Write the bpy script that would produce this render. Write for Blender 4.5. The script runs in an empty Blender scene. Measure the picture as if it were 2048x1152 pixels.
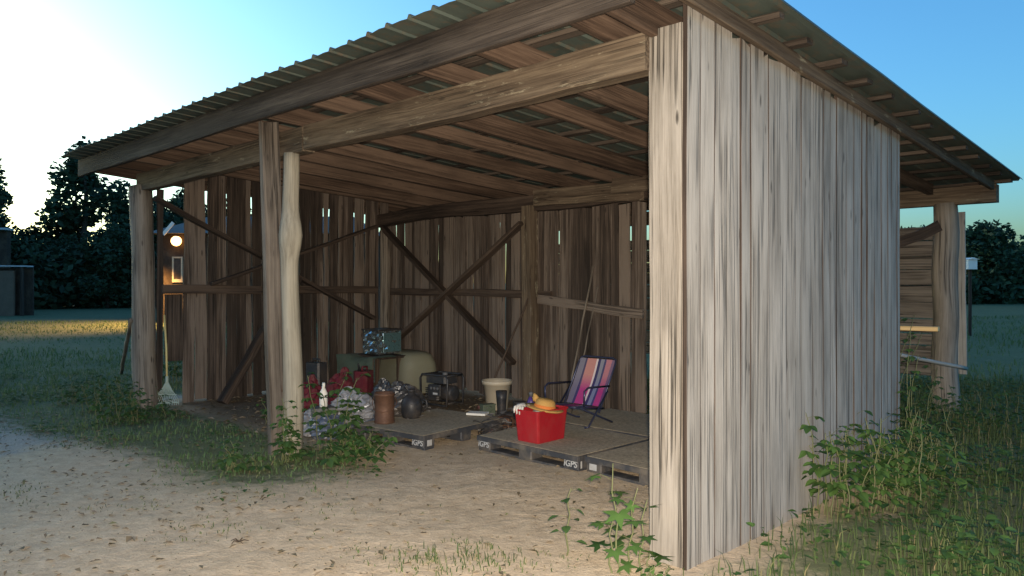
import bpy, math, random
import numpy as np
from mathutils import Vector, Matrix, noise
R = math.radians
S = bpy.context.scene
C = S.collection
rnd = random.Random(11)

# ------------------------------------------------------------------ camera, sky, sun, flash, exposure
F, CX, HY, CAMH = 1512.0, 1024.0, 565.0, 1.55      # photo focal length / horizon in 2048x1152 pixels
cam = bpy.data.objects.new('camera', bpy.data.cameras.new('camera'))
C.objects.link(cam); S.camera = cam
cam.location = (0, 0, CAMH); cam.rotation_euler = (R(90), 0, 0)
cam.data.sensor_width = 36; cam.data.lens = 36 * F / 2048
cam.data.shift_y = -(576 - HY) / 2048
cam.data.clip_start = .05; cam.data.clip_end = 3000

SUN_EL, SUN_ROT = R(4.0), R(-50)                   # set sun, beyond the trees on the left
W = bpy.data.worlds.new('World'); S.world = W; W.use_nodes = True
nt = W.node_tree; bg = nt.nodes['Background']
sky = nt.nodes.new('ShaderNodeTexSky'); sky.sky_type = 'NISHITA'; sky.sun_disc = False
sky.sun_elevation = SUN_EL; sky.sun_rotation = SUN_ROT
sky.air_density = 1.0; sky.dust_density = 1.9; sky.ozone_density = 3.5
tint = nt.nodes.new('ShaderNodeMix'); tint.data_type = 'RGBA'; tint.blend_type = 'MULTIPLY'
tint.inputs[0].default_value = 1; tint.inputs[7].default_value = (.82, 1.13, 1.18, 1)
nt.links.new(sky.outputs[0], tint.inputs[6]); nt.links.new(tint.outputs[2], bg.inputs[0])
bg.inputs[1].default_value = 0.15

sl = bpy.data.lights.new('sun', 'SUN'); sl.energy = .05; sl.angle = R(10); sl.color = (1, .86, .72)
so = bpy.data.objects.new('sun', sl); C.objects.link(so)
sd = Vector((math.sin(SUN_ROT) * math.cos(SUN_EL), math.cos(SUN_ROT) * math.cos(SUN_EL), math.sin(SUN_EL)))
so.rotation_euler = sd.to_track_quat('Z', 'Y').to_euler(); so.location = sd * 60

# the phone's own flash, beside its lens: the light this photograph was taken with
fl = bpy.data.lights.new('flash', 'SPOT'); fl.energy = 700; fl.color = (1, .86, .71)
fl.spot_size = R(114); fl.spot_blend = 1.0; fl.shadow_soft_size = .03
fo = bpy.data.objects.new('flash', fl); C.objects.link(fo)
fo.location = (.02, -.03, CAMH + .03); fo.rotation_euler = (R(79), 0, R(-3))

vs = S.view_settings
vs.view_transform = 'Standard'; vs.look = 'None'; vs.exposure = 1.9; vs.gamma = 1

# ------------------------------------------------------------------ frames
RZ = -math.atan2(.6985, .7156)                     # the shed's axes: x to its right, y to its back
ORG = Vector((.839, 4.148, 0))
def SW(x, y, z=0):                                  # shed axes -> world
    c, s = math.cos(RZ), math.sin(RZ)
    return Vector((ORG.x + c * x - s * y, ORG.y + s * x + c * y, z))
def gp(px, py, z=0):                                # where the sight line of a photo pixel meets height z
    d = F * (CAMH - z) / (py - HY)
    return Vector(((px - CX) / F * d, d, z))
def at(px, py, d):                                  # ... or distance d
    return Vector(((px - CX) / F * d, d, CAMH + (HY - py) / F * d))

# ------------------------------------------------------------------ mesh builder
class MB:
    def __init__(s): s.v = []; s.f = []; s.g = []; s.m = []
    def add(s, vs_, fs, gs=None, mi=0):
        o = len(s.v)
        s.v += [tuple(p) for p in vs_]; s.g += [tuple(p) for p in (gs if gs is not None else vs_)]
        s.f += [tuple(i + o for i in f) for f in fs]; s.m += [mi] * len(fs)
    def rings(s, rings, gr, closed=True, caps=True, mi=0):
        n = len(rings[0]); vs_ = [p for r in rings for p in r]; gs = [p for r in gr for p in r]; fs = []
        for i in range(len(rings) - 1):
            for j in range(n if closed else n - 1):
                k = (j + 1) % n
                fs.append((i * n + j, i * n + k, (i + 1) * n + k, (i + 1) * n + j))
        if caps and closed:
            fs.append(tuple(range(n - 1, -1, -1))); fs.append(tuple((len(rings) - 1) * n + j for j in range(n)))
        s.add(vs_, fs, gs, mi)
    def beam(s, p0, p1, w, h, up=(0, 0, 1), ch=.006, seg=6, wob=.004, endj=0, mi=0, sag=0, taper=1):
        """timber from p0 to p1, w wide (sideways) and h tall (along up), chamfered, slightly uneven"""
        p0, p1 = Vector(p0), Vector(p1); L = (p1 - p0).length; ax = (p1 - p0) / L
        sd_ = ax.cross(Vector(up)).normalized(); u = sd_.cross(ax).normalized()
        ch = min(ch, w * .3, h * .3); a, b = w / 2, h / 2
        sec = [(-a + ch, -b), (a - ch, -b), (a, -b + ch), (a, b - ch), (a - ch, b), (-a + ch, b), (-a, b - ch), (-a, -b + ch)]
        o = Vector((rnd.uniform(0, 90), rnd.uniform(0, 90), rnd.uniform(0, 90)))
        rg, gg = [], []; q = rnd.uniform(0, 99)
        for i in range(seg + 1):
            t = i / seg; c = p0 + ax * (L * t) - u * (sag * math.sin(math.pi * t)); k = 1 + (taper - 1) * t
            c = c + sd_ * (wob * 1.5 * noise.noise((t * 3, q, 0))) + u * (wob * 1.5 * noise.noise((t * 3, q, 9)))
            r, g = [], []
            for j, (x, y) in enumerate(sec):
                x2 = x * k + wob * noise.noise((t * L * 2.2, j // 2 * 3.1, q)); y2 = y * k + wob * noise.noise((t * L * 2.2, j // 2 * 3.1, q + 5))
                p = c + sd_ * x2 + u * y2
                if i in (0, seg) and endj: p = p + ax * rnd.uniform(-endj, endj)
                r.append(p); g.append(Vector((L * t, x2, y2)) + o)
            rg.append(r); gg.append(g)
        s.rings(rg, gg, mi=mi)
    def box(s, c, sz, rz=0, ch=.004, mi=0):
        c = Vector(c); h = sz[2] / 2
        s.beam(c - Vector((0, 0, h)), c + Vector((0, 0, h)), sz[0], sz[1], up=(-math.sin(rz), math.cos(rz), 0), ch=ch, seg=1, wob=0, mi=mi)
    def tube(s, pts, rad, n=8, rough=0, mi=0, cyc=False):
        pts = [Vector(p) for p in pts]
        if not hasattr(rad, '__len__'): rad = [rad] * len(pts)
        rg, gg = [], []; o = Vector((rnd.uniform(0, 90), rnd.uniform(0, 90), rnd.uniform(0, 90))); L = 0; q = rnd.uniform(0, 99)
        prev = None
        for i, p in enumerate(pts):
            a = pts[min(i + 1, len(pts) - 1)] - pts[max(i - 1, 0)]; a.normalize()
            if i: L += (p - pts[i - 1]).length
            if prev is None:
                prev = a.orthogonal().normalized()
            prev = (prev - a * prev.dot(a)).normalized(); b = a.cross(prev)
            r, g = [], []
            for j in range(n):
                th = 2 * math.pi * j / n; k = rad[i]
                if rough: k *= 1 + rough * noise.noise((math.cos(th) * 1.3, math.sin(th) * 1.3 + q, L * 1.6))
                d = prev * math.cos(th) * k + b * math.sin(th) * k
                r.append(p + d); g.append(Vector((L, math.cos(th) * k, math.sin(th) * k)) + o)
            rg.append(r); gg.append(g)
        s.rings(rg, gg, mi=mi)
    def lathe(s, prof, n=24, M=None, mi=0, caps=True):
        rg = []
        for r, z in prof:
            rg.append([Vector((r * math.cos(2 * math.pi * j / n), r * math.sin(2 * math.pi * j / n), z)) for j in range(n)])
        if M is not None: rg = [[M @ p for p in r] for r in rg]
        s.rings(rg, rg, caps=caps, mi=mi)
    def blob(s, c, rad, amp=.1, fr=2.0, nu=20, nv=12, q=0, flat=None, ridge=False, mi=0, M=None):
        c = Vector(c); rg = []
        for i in range(nv + 1):
            ph = math.pi * (i + .02) / (nv + .04); r = []
            for j in range(nu):
                th = 2 * math.pi * j / nu
                d = Vector((math.sin(ph) * math.cos(th), math.sin(ph) * math.sin(th), -math.cos(ph)))
                n_ = noise.noise(d * fr + Vector((q, q * .7, 0))) + .5 * noise.noise(d * fr * 2.3 + Vector((q, 3, 0)))
                if ridge: n_ = .6 - 1.6 * abs(n_)
                k = 1 + amp * n_
                p = Vector((d.x * rad[0] * k, d.y * rad[1] * k, d.z * rad[2] * k))
                if flat is not None and p.z < flat: p.z = flat
                r.append((M @ p if M is not None else p) + c)
            rg.append(r)
        s.rings(rg, rg, mi=mi)
    def build(s, name, mat, parent=None, smooth=False, loc=None, rz=0):
        me = bpy.data.meshes.new(name); me.from_pydata(s.v, [], s.f); me.update()
        a = me.attributes.new('gr', 'FLOAT_VECTOR', 'POINT')
        a.data.foreach_set('vector', np.array(s.g, dtype=np.float32).ravel())
        mats = mat if isinstance(mat, (list, tuple)) else [mat]
        for m in mats: me.materials.append(m)
        if len(mats) > 1: me.polygons.foreach_set('material_index', np.array(s.m, dtype=np.int32))
        if smooth: me.polygons.foreach_set('use_smooth', np.ones(len(me.polygons), dtype=bool))
        o = bpy.data.objects.new(name, me); C.objects.link(o)
        if parent is not None: o.parent = parent
        if loc is not None: o.location = loc; o.rotation_euler = (0, 0, rz)
        return o

def tag(o, label=None, cat=None, group=None, kind=None):
    if label: o['label'] = label
    if cat: o['category'] = cat
    if group: o['group'] = group
    if kind: o['kind'] = kind
    return o
def thing(name, label, cat, loc=(0, 0, 0), rz=0, group=None):
    o = bpy.data.objects.new(name, None); C.objects.link(o); o.location = loc; o.rotation_euler = (0, 0, rz)
    o.empty_display_size = .1
    return tag(o, label, cat, group)
def raw_mesh(name, V, Fc, mat, parent=None, smooth=False):
    me = bpy.data.meshes.new(name); me.from_pydata(V, [], Fc); me.update(); me.materials.append(mat)
    if smooth: me.polygons.foreach_set('use_smooth', np.ones(len(me.polygons), dtype=bool))
    o = bpy.data.objects.new(name, me); C.objects.link(o)
    if parent is not None: o.parent = parent
    return o

# ------------------------------------------------------------------ materials
class NT:
    def __init__(s, name):
        s.m = bpy.data.materials.new(name); s.m.use_nodes = True; s.t = s.m.node_tree
        s.b = s.t.nodes['Principled BSDF']; s.b.inputs['Specular IOR Level'].default_value = .25
    def n(s, ty, **kw):
        d = s.t.nodes.new(ty)
        for k, v in kw.items(): setattr(d, k, v)
        return d
    def l(s, a, b): s.t.links.new(a, b)
    def attr(s, name='gr'): return s.n('ShaderNodeAttribute', attribute_name=name).outputs['Vector']
    def scale(s, v, sc, off=(0, 0, 0)):
        m = s.n('ShaderNodeMapping'); m.inputs['Scale'].default_value = sc; m.inputs['Location'].default_value = off
        s.l(v, m.inputs[0]); return m.outputs[0]
    def noise(s, v, sc=1, det=4, rough=.55, dist=0):
        d = s.n('ShaderNodeTexNoise'); d.inputs['Scale'].default_value = sc; d.inputs['Detail'].default_value = det
        d.inputs['Roughness'].default_value = rough; d.inputs['Distortion'].default_value = dist
        s.l(v, d.inputs['Vector']); return d.outputs[0]
    def ramp(s, v, stops, interp='LINEAR'):
        d = s.n('ShaderNodeValToRGB'); cr = d.color_ramp; cr.interpolation = interp
        while len(cr.elements) > 1: cr.elements.remove(cr.elements[-1])
        for i, (p, c) in enumerate(stops):
            if not hasattr(c, '__len__'): c = (c, c, c)
            e = cr.elements[0] if i == 0 else cr.elements.new(p)
            e.position = p; e.color = (c[0], c[1], c[2], 1)
        s.l(v, d.inputs[0]); return d.outputs[0]
    def mix(s, f, a, b, mode='MIX'):
        d = s.n('ShaderNodeMix', data_type='RGBA', blend_type=mode)
        for sock, v in ((0, f), (6, a), (7, b)):
            if isinstance(v, (int, float)): d.inputs[sock].default_value = v if sock == 0 else (v, v, v, 1)
            elif isinstance(v, tuple): d.inputs[sock].default_value = (v[0], v[1], v[2], 1)
            else: s.l(v, d.inputs[sock])
        return d.outputs[2]
    def math(s, op, a, b=0.0, c=None):
        d = s.n('ShaderNodeMath', operation=op)
        for i, v in enumerate((a, b) if c is None else (a, b, c)):
            if isinstance(v, (int, float)): d.inputs[i].default_value = v
            else: s.l(v, d.inputs[i])
        return d.outputs[0]
    def bump(s, h, st=.4, dist=.01):
        d = s.n('ShaderNodeBump'); d.inputs['Strength'].default_value = st; d.inputs['Distance'].default_value = dist
        s.l(h, d.inputs['Height']); s.l(d.outputs[0], s.b.inputs['Normal'])
    def col(s, c): s.l(c, s.b.inputs['Base Color'])
    def rough(s, r):
        if isinstance(r, (int, float)): s.b.inputs['Roughness'].default_value = r
        else: s.l(r, s.b.inputs['Roughness'])

def wood(name, dark, mid, light, knots=.6, crack=.8, vary=.45, lichen=None, ls=1.0):
    t = NT(name); g = t.attr()
    isl = t.math('FRACT', t.math('ADD', t.n('ShaderNodeNewGeometry').outputs['Random Per Island'], t.n('ShaderNodeObjectInfo').outputs['Random']))
    broad = t.noise(t.scale(g, (.45 * ls, 9, 9)), 1, 6, .62, .15)
    streak = t.noise(t.scale(g, (1.3 * ls, 58, 58)), 1, 7, .68, .1)
    fine = t.noise(t.scale(g, (5, 210, 210)), 1, 3, .7)
    mixv = t.math('ADD', t.math('MULTIPLY', broad, .55), t.math('ADD', t.math('MULTIPLY', streak, .40), t.math('MULTIPLY', fine, .16)))
    mixv = t.math('ADD', mixv, t.math('MULTIPLY', t.math('SUBTRACT', isl, .5), vary * .28))
    c = t.ramp(mixv, [(.42, dark), (.53, mid), (.635, light)])
    # long drying cracks
    cr = t.noise(t.scale(g, (.28, 24, 24), (7, 3, 1)), 1, 3, .5, .2)
    line = t.math('ABSOLUTE', t.math('SUBTRACT', cr, .5))
    where = t.ramp(t.noise(t.scale(g, (1.1, 5, 5), (2, 9, 4)), 1, 2), [(.43, 0), (.56, 1)])
    ck = t.math('MULTIPLY', t.ramp(line, [(0, 1), (.018, .75), (.042, 0)]), where)
    c = t.mix(t.math('MULTIPLY', ck, crack), c, tuple(k * .18 for k in dark))
    # knots: long dark eyes, in a few cells only
    vo = t.n('ShaderNodeTexVoronoi', feature='F1'); vo.inputs['Scale'].default_value = 1
    warp = t.scale(g, (3.4, 13, 13)); t.l(warp, vo.inputs['Vector'])
    sep = t.n('ShaderNodeSeparateColor'); t.l(vo.outputs['Color'], sep.inputs[0])
    some = t.math('GREATER_THAN', sep.outputs[0], .66)
    kn = t.math('MULTIPLY', t.ramp(vo.outputs['Distance'], [(.06, 1), (.12, .6), (.17, 0)]), some)
    c = t.mix(t.math('MULTIPLY', kn, knots), c, tuple(k * .25 for k in dark))
    # dirt blotches
    bl = t.ramp(t.noise(t.scale(g, (1.3, 4, 4), (5, 5, 5)), 1, 4, .6), [(.46, 1), (.72, .6)])
    c = t.mix(.75, c, bl, 'MULTIPLY')
    if lichen:
        li = t.ramp(t.noise(t.scale(g, (3, 14, 14), (1, 8, 2)), 1, 5, .7), [(.6, 0), (.72, 1)])
        c = t.mix(t.math('MULTIPLY', li, .6), c, lichen)
    t.col(c); t.rough(.85)
    h = t.math('SUBTRACT', t.math('ADD', t.math('MULTIPLY', streak, .7), t.math('MULTIPLY', fine, .5)), t.math('MULTIPLY', ck, 1.2))
    t.bump(h, .55, .006)
    return t.m
def plain(name, col, rough=.5, var=.25, scale=9, metal=0, spec=.3, dirt=(.16, .12, .08), dirtamt=.35, trans=0, bump=0):
    t = NT(name); g = t.n('ShaderNodeTexCoord').outputs['Object']
    n1 = t.noise(g, scale, 5, .6); n2 = t.noise(g, scale * 5, 4, .6)
    c = t.mix(n1, tuple(k * (1 - var) for k in col), tuple(min(1, k * (1 + var)) for k in col))
    c = t.mix(t.math('MULTIPLY', t.ramp(t.noise(g, scale * .6, 6, .7), [(.45, 0), (.7, 1)]), dirtamt), c, dirt)
    t.col(c); t.rough(t.ramp(n2, [(.3, max(.05, rough - .12)), (.7, min(1, rough + .15))]))
    t.b.inputs['Metallic'].default_value = metal; t.b.inputs['Specular IOR Level'].default_value = spec
    if trans: t.b.inputs['Transmission Weight'].default_value = trans
    if bump: t.bump(n2, bump, .01)
    return t.m
def leafmat(name, a, b, dry=None, trans=.25):
    t = NT(name); isl = t.n('ShaderNodeNewGeometry').outputs['Random Per Island']
    stops = [(0, a), (.8, b)] + ([(.9, b), (1, dry)] if dry else [])
    t.col(t.ramp(isl, stops)); t.rough(.6); t.b.inputs['Specular IOR Level'].default_value = .2
    if trans:
        tr = t.n('ShaderNodeBsdfTranslucent'); mx = t.n('ShaderNodeMixShader'); mx.inputs[0].default_value = trans
        t.l(t.ramp(isl, stops), tr.inputs[0])
        out = t.t.nodes['Material Output']; t.l(t.b.outputs[0], mx.inputs[1]); t.l(tr.outputs[0], mx.inputs[2]); t.l(mx.outputs[0], out.inputs[0])
    return t.m

M = {}
M['siding'] = wood('weathered_siding', (.185, .167, .142), (.255, .235, .203), (.31, .288, .253), knots=.8, crack=.7, vary=.2, ls=1.7)
M['post'] = wood('weathered_post', (.075, .06, .045), (.165, .138, .108), (.235, .20, .16), knots=.8, crack=.7, vary=.2)
M['log'] = wood('bare_log', (.16, .138, .10), (.265, .236, .178), (.34, .308, .236), knots=.2, crack=.5, vary=.2)
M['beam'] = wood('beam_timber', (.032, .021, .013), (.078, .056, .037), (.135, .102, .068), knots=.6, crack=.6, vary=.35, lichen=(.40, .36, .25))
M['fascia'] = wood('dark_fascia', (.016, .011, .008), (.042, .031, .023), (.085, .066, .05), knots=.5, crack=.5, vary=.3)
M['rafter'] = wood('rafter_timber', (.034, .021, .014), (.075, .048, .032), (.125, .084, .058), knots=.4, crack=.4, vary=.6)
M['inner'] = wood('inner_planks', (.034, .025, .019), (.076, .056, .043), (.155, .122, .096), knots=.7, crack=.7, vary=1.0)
M['brace'] = wood('dark_brace', (.022, .015, .011), (.048, .033, .024), (.085, .06, .043), knots=.3, crack=.5, vary=.4)
M['corner'] = wood('corner_post_board', (.095, .08, .062), (.185, .165, .138), (.245, .222, .19), knots=.9, crack=.9, vary=.1, ls=1.4)
M['plankpost'] = wood('grey_plank_post', (.06, .048, .037), (.12, .10, .08), (.18, .152, .122), knots=.6, crack=.8, vary=.2)
M['lumber'] = wood('fresh_lumber', (.36, .22, .08), (.55, .36, .15), (.65, .45, .22), knots=.3, crack=.2)

def roof_mat():
    t = NT('galvanised_sheet'); g = t.n('ShaderNodeTexCoord').outputs['Object']
    n = t.noise(t.scale(g, (2.5, .5, 2)), 1, 5, .65); sp = t.noise(g, 14, 4, .6)
    c = t.mix(n, (.035, .045, .038), (.13, .16, .135))
    c = t.mix(t.math('MULTIPLY', t.ramp(sp, [(.5, 0), (.68, 1)]), .5), c, (.16, .10, .06))
    t.col(c); t.rough(.55); t.b.inputs['Metallic'].default_value = .35; t.bump(sp, .15, .004)
    return t.m
M['roof'] = roof_mat()

# ------------------------------------------------------------------ ground
def ground_mat():
    t = NT('ground_earth'); g = t.n('ShaderNodeTexCoord').outputs['Object']
    a = t.n('ShaderNodeAttribute', attribute_name='mask'); sc = t.n('ShaderNodeSeparateColor'); t.l(a.outputs['Color'], sc.inputs[0])
    grass, grav = sc.outputs[0], sc.outputs[1]
    n1 = t.noise(g, 1.1, 6, .6); n2 = t.noise(g, 9, 6, .65); n3 = t.noise(g, 60, 5, .7); n4 = t.noise(g, 3.3, 5, .6)
    sand = t.mix(n1, (.47, .36, .235), (.63, .505, .35))
    sand = t.mix(t.ramp(n2, [(.35, .62), (.65, 0)]), sand, (.33, .25, .16))
    sand = t.mix(t.ramp(n3, [(.3, .5), (.5, 0)]), sand, (.24, .18, .12))
    gr = t.mix(n2, (.30, .265, .215), (.50, .45, .37))
    gr = t.mix(t.ramp(n3, [(.32, .7), (.6, 0)]), gr, (.13, .13, .12))
    gs = t.mix(t.noise(g, .35, 6, .65), (.050, .078, .032), (.125, .15, .068))
    gs = t.mix(t.ramp(n2, [(.4, 0), (.7, .5)]), gs, (.085, .075, .04))
    gv = t.ramp(t.math('ADD', grav, t.math('MULTIPLY', t.math('SUBTRACT', n4, .5), .9)), [(.35, 0), (.65, 1)])
    gm = t.ramp(t.math('ADD', grass, t.math('ADD', t.math('MULTIPLY', t.math('SUBTRACT', n2, .5), 1.6), t.math('MULTIPLY', t.math('SUBTRACT', n4, .5), .9))), [(.22, 0), (.85, .92)])
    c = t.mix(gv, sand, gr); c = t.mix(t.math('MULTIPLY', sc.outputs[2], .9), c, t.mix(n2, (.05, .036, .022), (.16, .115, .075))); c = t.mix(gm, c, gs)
    t.col(c); t.rough(.95); t.b.inputs['Specular IOR Level'].default_value = .1
    t.bump(t.math('ADD', t.math('MULTIPLY', n4, 1.3), t.math('ADD', t.math('MULTIPLY', n2, .8), t.math('MULTIPLY', n3, .5))), .6, .035)
    return t.m
def sstep(a, b, x):
    k = min(1, max(0, (x - a) / (b - a))); return k * k * (3 - 2 * k)
def to_shed(x, y):
    dx, dy = x - ORG.x, y - ORG.y; c, s = math.cos(RZ), math.sin(RZ)
    return c * dx + s * dy, -s * dx + c * dy
def masks(x, y):
    """(grass, gravel) amounts at a world point"""
    sx, sy = to_shed(x, y)
    # grass: right of the side wall, behind the shed, the strip along the left half of the front, the lawn
    g = 0
    g = max(g, sstep(.05, .75, sx + .25 * noise.noise((x * .8, y * .8, 1))) * sstep(-.75, .35, sy + .35 * noise.noise((x, y, 2))))
    g = max(g, sstep(3.6, 4.2, sy))
    if sx < -2.2:
        w = .55 + .3 * noise.noise((x * .7, y * .7, 5)) + .14 * max(0, -sx - 4)
        if sy < .5: g = max(g, sstep(-w - .9, -w, sy) * sstep(-2.3, -3.6, sx) * (1 if sy < 0 else sstep(.5, 0, sy)))
    g = max(g, sstep(-7.9, -8.6, sx) * sstep(-2.9, -1.0, sy + .5 * noise.noise((x * .5, y * .5, 3))))
    g = max(g, sstep(10.5, 12, y + .6 * noise.noise((x * .4, 0, 3))) * (0 if (-7.6 < sx < .1 and 0 < sy < 3.6) else 1))
    # gravel: toward the left
    v = sstep(-2.6, -5.4, x + .9 * noise.noise((x * .5, y * .5, 8)) + (8 - y) * .55)
    if sx > -8 and sy > -.3: v *= .2
    n = .35 * noise.noise((x * .8, y * .8, 71))
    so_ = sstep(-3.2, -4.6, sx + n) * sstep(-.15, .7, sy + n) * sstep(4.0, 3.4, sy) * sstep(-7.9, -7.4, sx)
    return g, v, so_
def make_ground():
    ax = np.concatenate([-np.geomspace(900, 14, 16), np.arange(-12, 10.01, .16), np.geomspace(12, 900, 16)])
    ay = np.concatenate([-np.geomspace(300, 6, 8), np.arange(-2, 16.01, .16), np.geomspace(18, 1500, 20)])
    V, msk = [], []
    for y in ay:
        for x in ax:
            near = 1 if (-12.5 < x < 10.5 and -2.5 < y < 16.5) else 0
            z = near * (.026 * noise.noise((x * .9, y * .9, 0)) + .010 * noise.noise((x * 3.1, y * 3.1, 4)))
            V.append((float(x), float(y), z)); g, v, q_ = masks(float(x), float(y)); msk.append((g, v, q_, 1))
    nx = len(ax); Fc = [(j * nx + i, j * nx + i + 1, (j + 1) * nx + i + 1, (j + 1) * nx + i) for j in range(len(ay) - 1) for i in range(nx - 1)]
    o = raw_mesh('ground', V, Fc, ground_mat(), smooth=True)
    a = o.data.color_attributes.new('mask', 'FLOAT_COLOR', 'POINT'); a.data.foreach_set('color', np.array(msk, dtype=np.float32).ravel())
    o['kind'] = 'structure'
    return o
make_ground()
def gz(x, y): return .026 * noise.noise((x * .9, y * .9, 0)) + .010 * noise.noise((x * 3.1, y * 3.1, 4))

# ------------------------------------------------------------------ the shed
shed = thing('pole_shed', 'open fronted weathered timber shed with a ribbed metal lean-to roof', 'shed', ORG, RZ)
def roofz(y): return 3.185 - .062 * (y + .64)
XL, XR, Y0, Y1 = -8.72, .43, -.64, 6.78
# corrugated sheet, ribs run down the slope
def roof_sheet():
    prof = []; x = XL
    while x < XR:
        prof += [(x, 0), (x + .115, .004), (x + .175, .0), (x + .188, .024), (x + .206, .024), (x + .219, 0)]; x += .229
    prof = [p for p in prof if p[0] <= XR]
    ys = [Y0 + (Y1 - Y0) * i / 8 for i in range(9)]
    b = MB(); n = len(prof); V = []; G = []
    for top in (0, 1):
        for y in ys:
            for (x, z) in prof:
                V.append((x, y + .03 * noise.noise((math.floor(x / .92) * 3.3, 0, 2)) + .01 * noise.noise((x * 2, y, 2)), roofz(y) + z + top * .0015 + .014 * noise.noise((x * .9, y * .6, 0)))); G.append(V[-1])
    N = n * len(ys); Fc = []
    for j in range(len(ys) - 1):
        for i in range(n - 1):
            a = j * n + i; Fc += [(a, a + n, a + n + 1, a + 1), (N + a, N + a + 1, N + a + n + 1, N + a + n)]
    for i in range(n - 1): Fc += [(i, i + 1, N + i + 1, N + i), (N - n + i, 2 * N - n + i, 2 * N - n + i + 1, N - n + i + 1)]
    for j in range(len(ys) - 1):
        a = j * n; Fc.append((a, N + a, N + a + n, a + n)); a += n - 1; Fc.append((a, a + n, N + a + n, N + a))
    b.add(V, Fc, G); return b.build('roof_sheet', M['roof'], shed)
roof_sheet()
# purlins across the rafters
y = -.38
while y < 6.7:
    b = MB(); z = roofz(y) - .022
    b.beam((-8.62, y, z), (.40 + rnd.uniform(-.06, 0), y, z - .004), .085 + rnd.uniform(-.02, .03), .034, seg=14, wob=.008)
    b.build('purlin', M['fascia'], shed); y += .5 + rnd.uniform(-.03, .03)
# a few wide sheathing boards left between purlins
# rafters
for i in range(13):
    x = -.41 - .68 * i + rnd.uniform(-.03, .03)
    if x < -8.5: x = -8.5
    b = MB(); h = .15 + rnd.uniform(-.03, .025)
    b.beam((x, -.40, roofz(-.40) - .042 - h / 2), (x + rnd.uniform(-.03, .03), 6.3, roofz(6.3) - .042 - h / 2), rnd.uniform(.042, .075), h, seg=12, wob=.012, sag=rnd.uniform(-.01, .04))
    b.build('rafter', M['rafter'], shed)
# rafter outside the board wall and one over the corner post
b = MB(); b.beam((.20, -.46, roofz(-.46) - .095), (.20, 6.4, roofz(6.4) - .095), .045, .10, seg=10); b.build('rafter', M['beam'], shed)
b = MB(); b.beam((-.07, -.42, roofz(-.42) - .135), (-.07, 3.7, roofz(3.7) - .135), .05, .19, seg=8); b.build('rafter', M['rafter'], shed)
# fascia
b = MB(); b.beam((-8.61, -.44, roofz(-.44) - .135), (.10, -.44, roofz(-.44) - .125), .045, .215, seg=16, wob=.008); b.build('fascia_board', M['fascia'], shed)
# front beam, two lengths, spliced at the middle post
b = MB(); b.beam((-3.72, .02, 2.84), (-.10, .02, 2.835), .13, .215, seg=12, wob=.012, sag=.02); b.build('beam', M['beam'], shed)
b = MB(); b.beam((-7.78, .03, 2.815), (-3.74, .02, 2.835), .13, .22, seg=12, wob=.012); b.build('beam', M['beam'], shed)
# corner post: broad board face
b = MB(); b.beam((0, .097, -.2), (0, .097, 2.955), .215, .19, up=(0, 1, 0), seg=14, wob=.005); b.build('post', M['corner'], shed)
# middle: sawn plank post and bare log
b = MB(); b.beam((-3.99, -.135, -.2), (-4.17, -.135, 3.02), .07, .17, up=(0, 1, 0), seg=12, wob=.008, endj=.02); b.build('post', M['plankpost'], shed)
b = MB()
pts, rad = [], []
for i in range(40):
    z = -.2 + i * 2.93 / 39; bul = math.exp(-((z - 1.98) / .16) ** 2)
    bx = .012 * math.sin(z * 2.2) + .055 * bul
    pts.append((-3.94 + bx - .01 * z, -.03 + .012 * math.sin(z * 3) - .02 * bul, z)); rad.append((.094 - .009 * z if z > .5 else .09) + .03 * bul + (.008 if z > 2.3 else 0) * 0)
b.tube(pts, rad, n=18, rough=.10); lp = b.build('post', M['log'], shed, smooth=True)
lp['label'] = 'pale barkless log post with a swollen burl'
# torn strip of dark bark at its foot
b = MB(); b.beam((-4.03, -.105, -.02), (-4.02, -.10, .58), .055, .03, up=(0, 1, 0), seg=6, wob=.012, endj=.05, taper=.6); b.build('bark_strip', M['rafter'], shed)
# left post: thick log
b = MB(); pts = [(-7.50 - .012 * i - .03 * math.sin(i * .3), .0, -.2 + i * .148) for i in range(21)]
b.tube(pts, [.150 - .0012 * i for i in range(21)], n=16, rough=.14); b.build('post', M['post'], shed, smooth=True)
# back posts
b = MB(); b.tube([(-7.35, 3.50, -.2 + i * .16) for i in range(17)], .085, n=12, rough=.15); b.build('post', M['post'], shed, smooth=True)
b = MB(); b.beam((-4.22, 3.46, -.2), (-4.24, 3.46, 2.52), .16, .14, up=(0, 1, 0), seg=10, wob=.01); b.build('post', M['beam'], shed)
# partition top beam and lighter capping pieces
b = MB(); b.beam((-7.6, 3.52, 2.52), (-.1, 3.52, 2.52), .14, .19, seg=16, wob=.03, sag=-.05); b.build('beam', M['brace'], shed)
b = MB(); b.beam((-4.1, 3.40, 2.60), (-2.5, 3.40, 2.56), .05, .20, seg=5, wob=.015, endj=.04); b.build('board', M['beam'], shed)
b = MB(); b.beam((-2.85, 3.36, 2.64), (-1.7, 3.36, 2.62), .05, .17, seg=5, wob=.012, endj=.04); b.build('board', M['beam'], shed)

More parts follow.
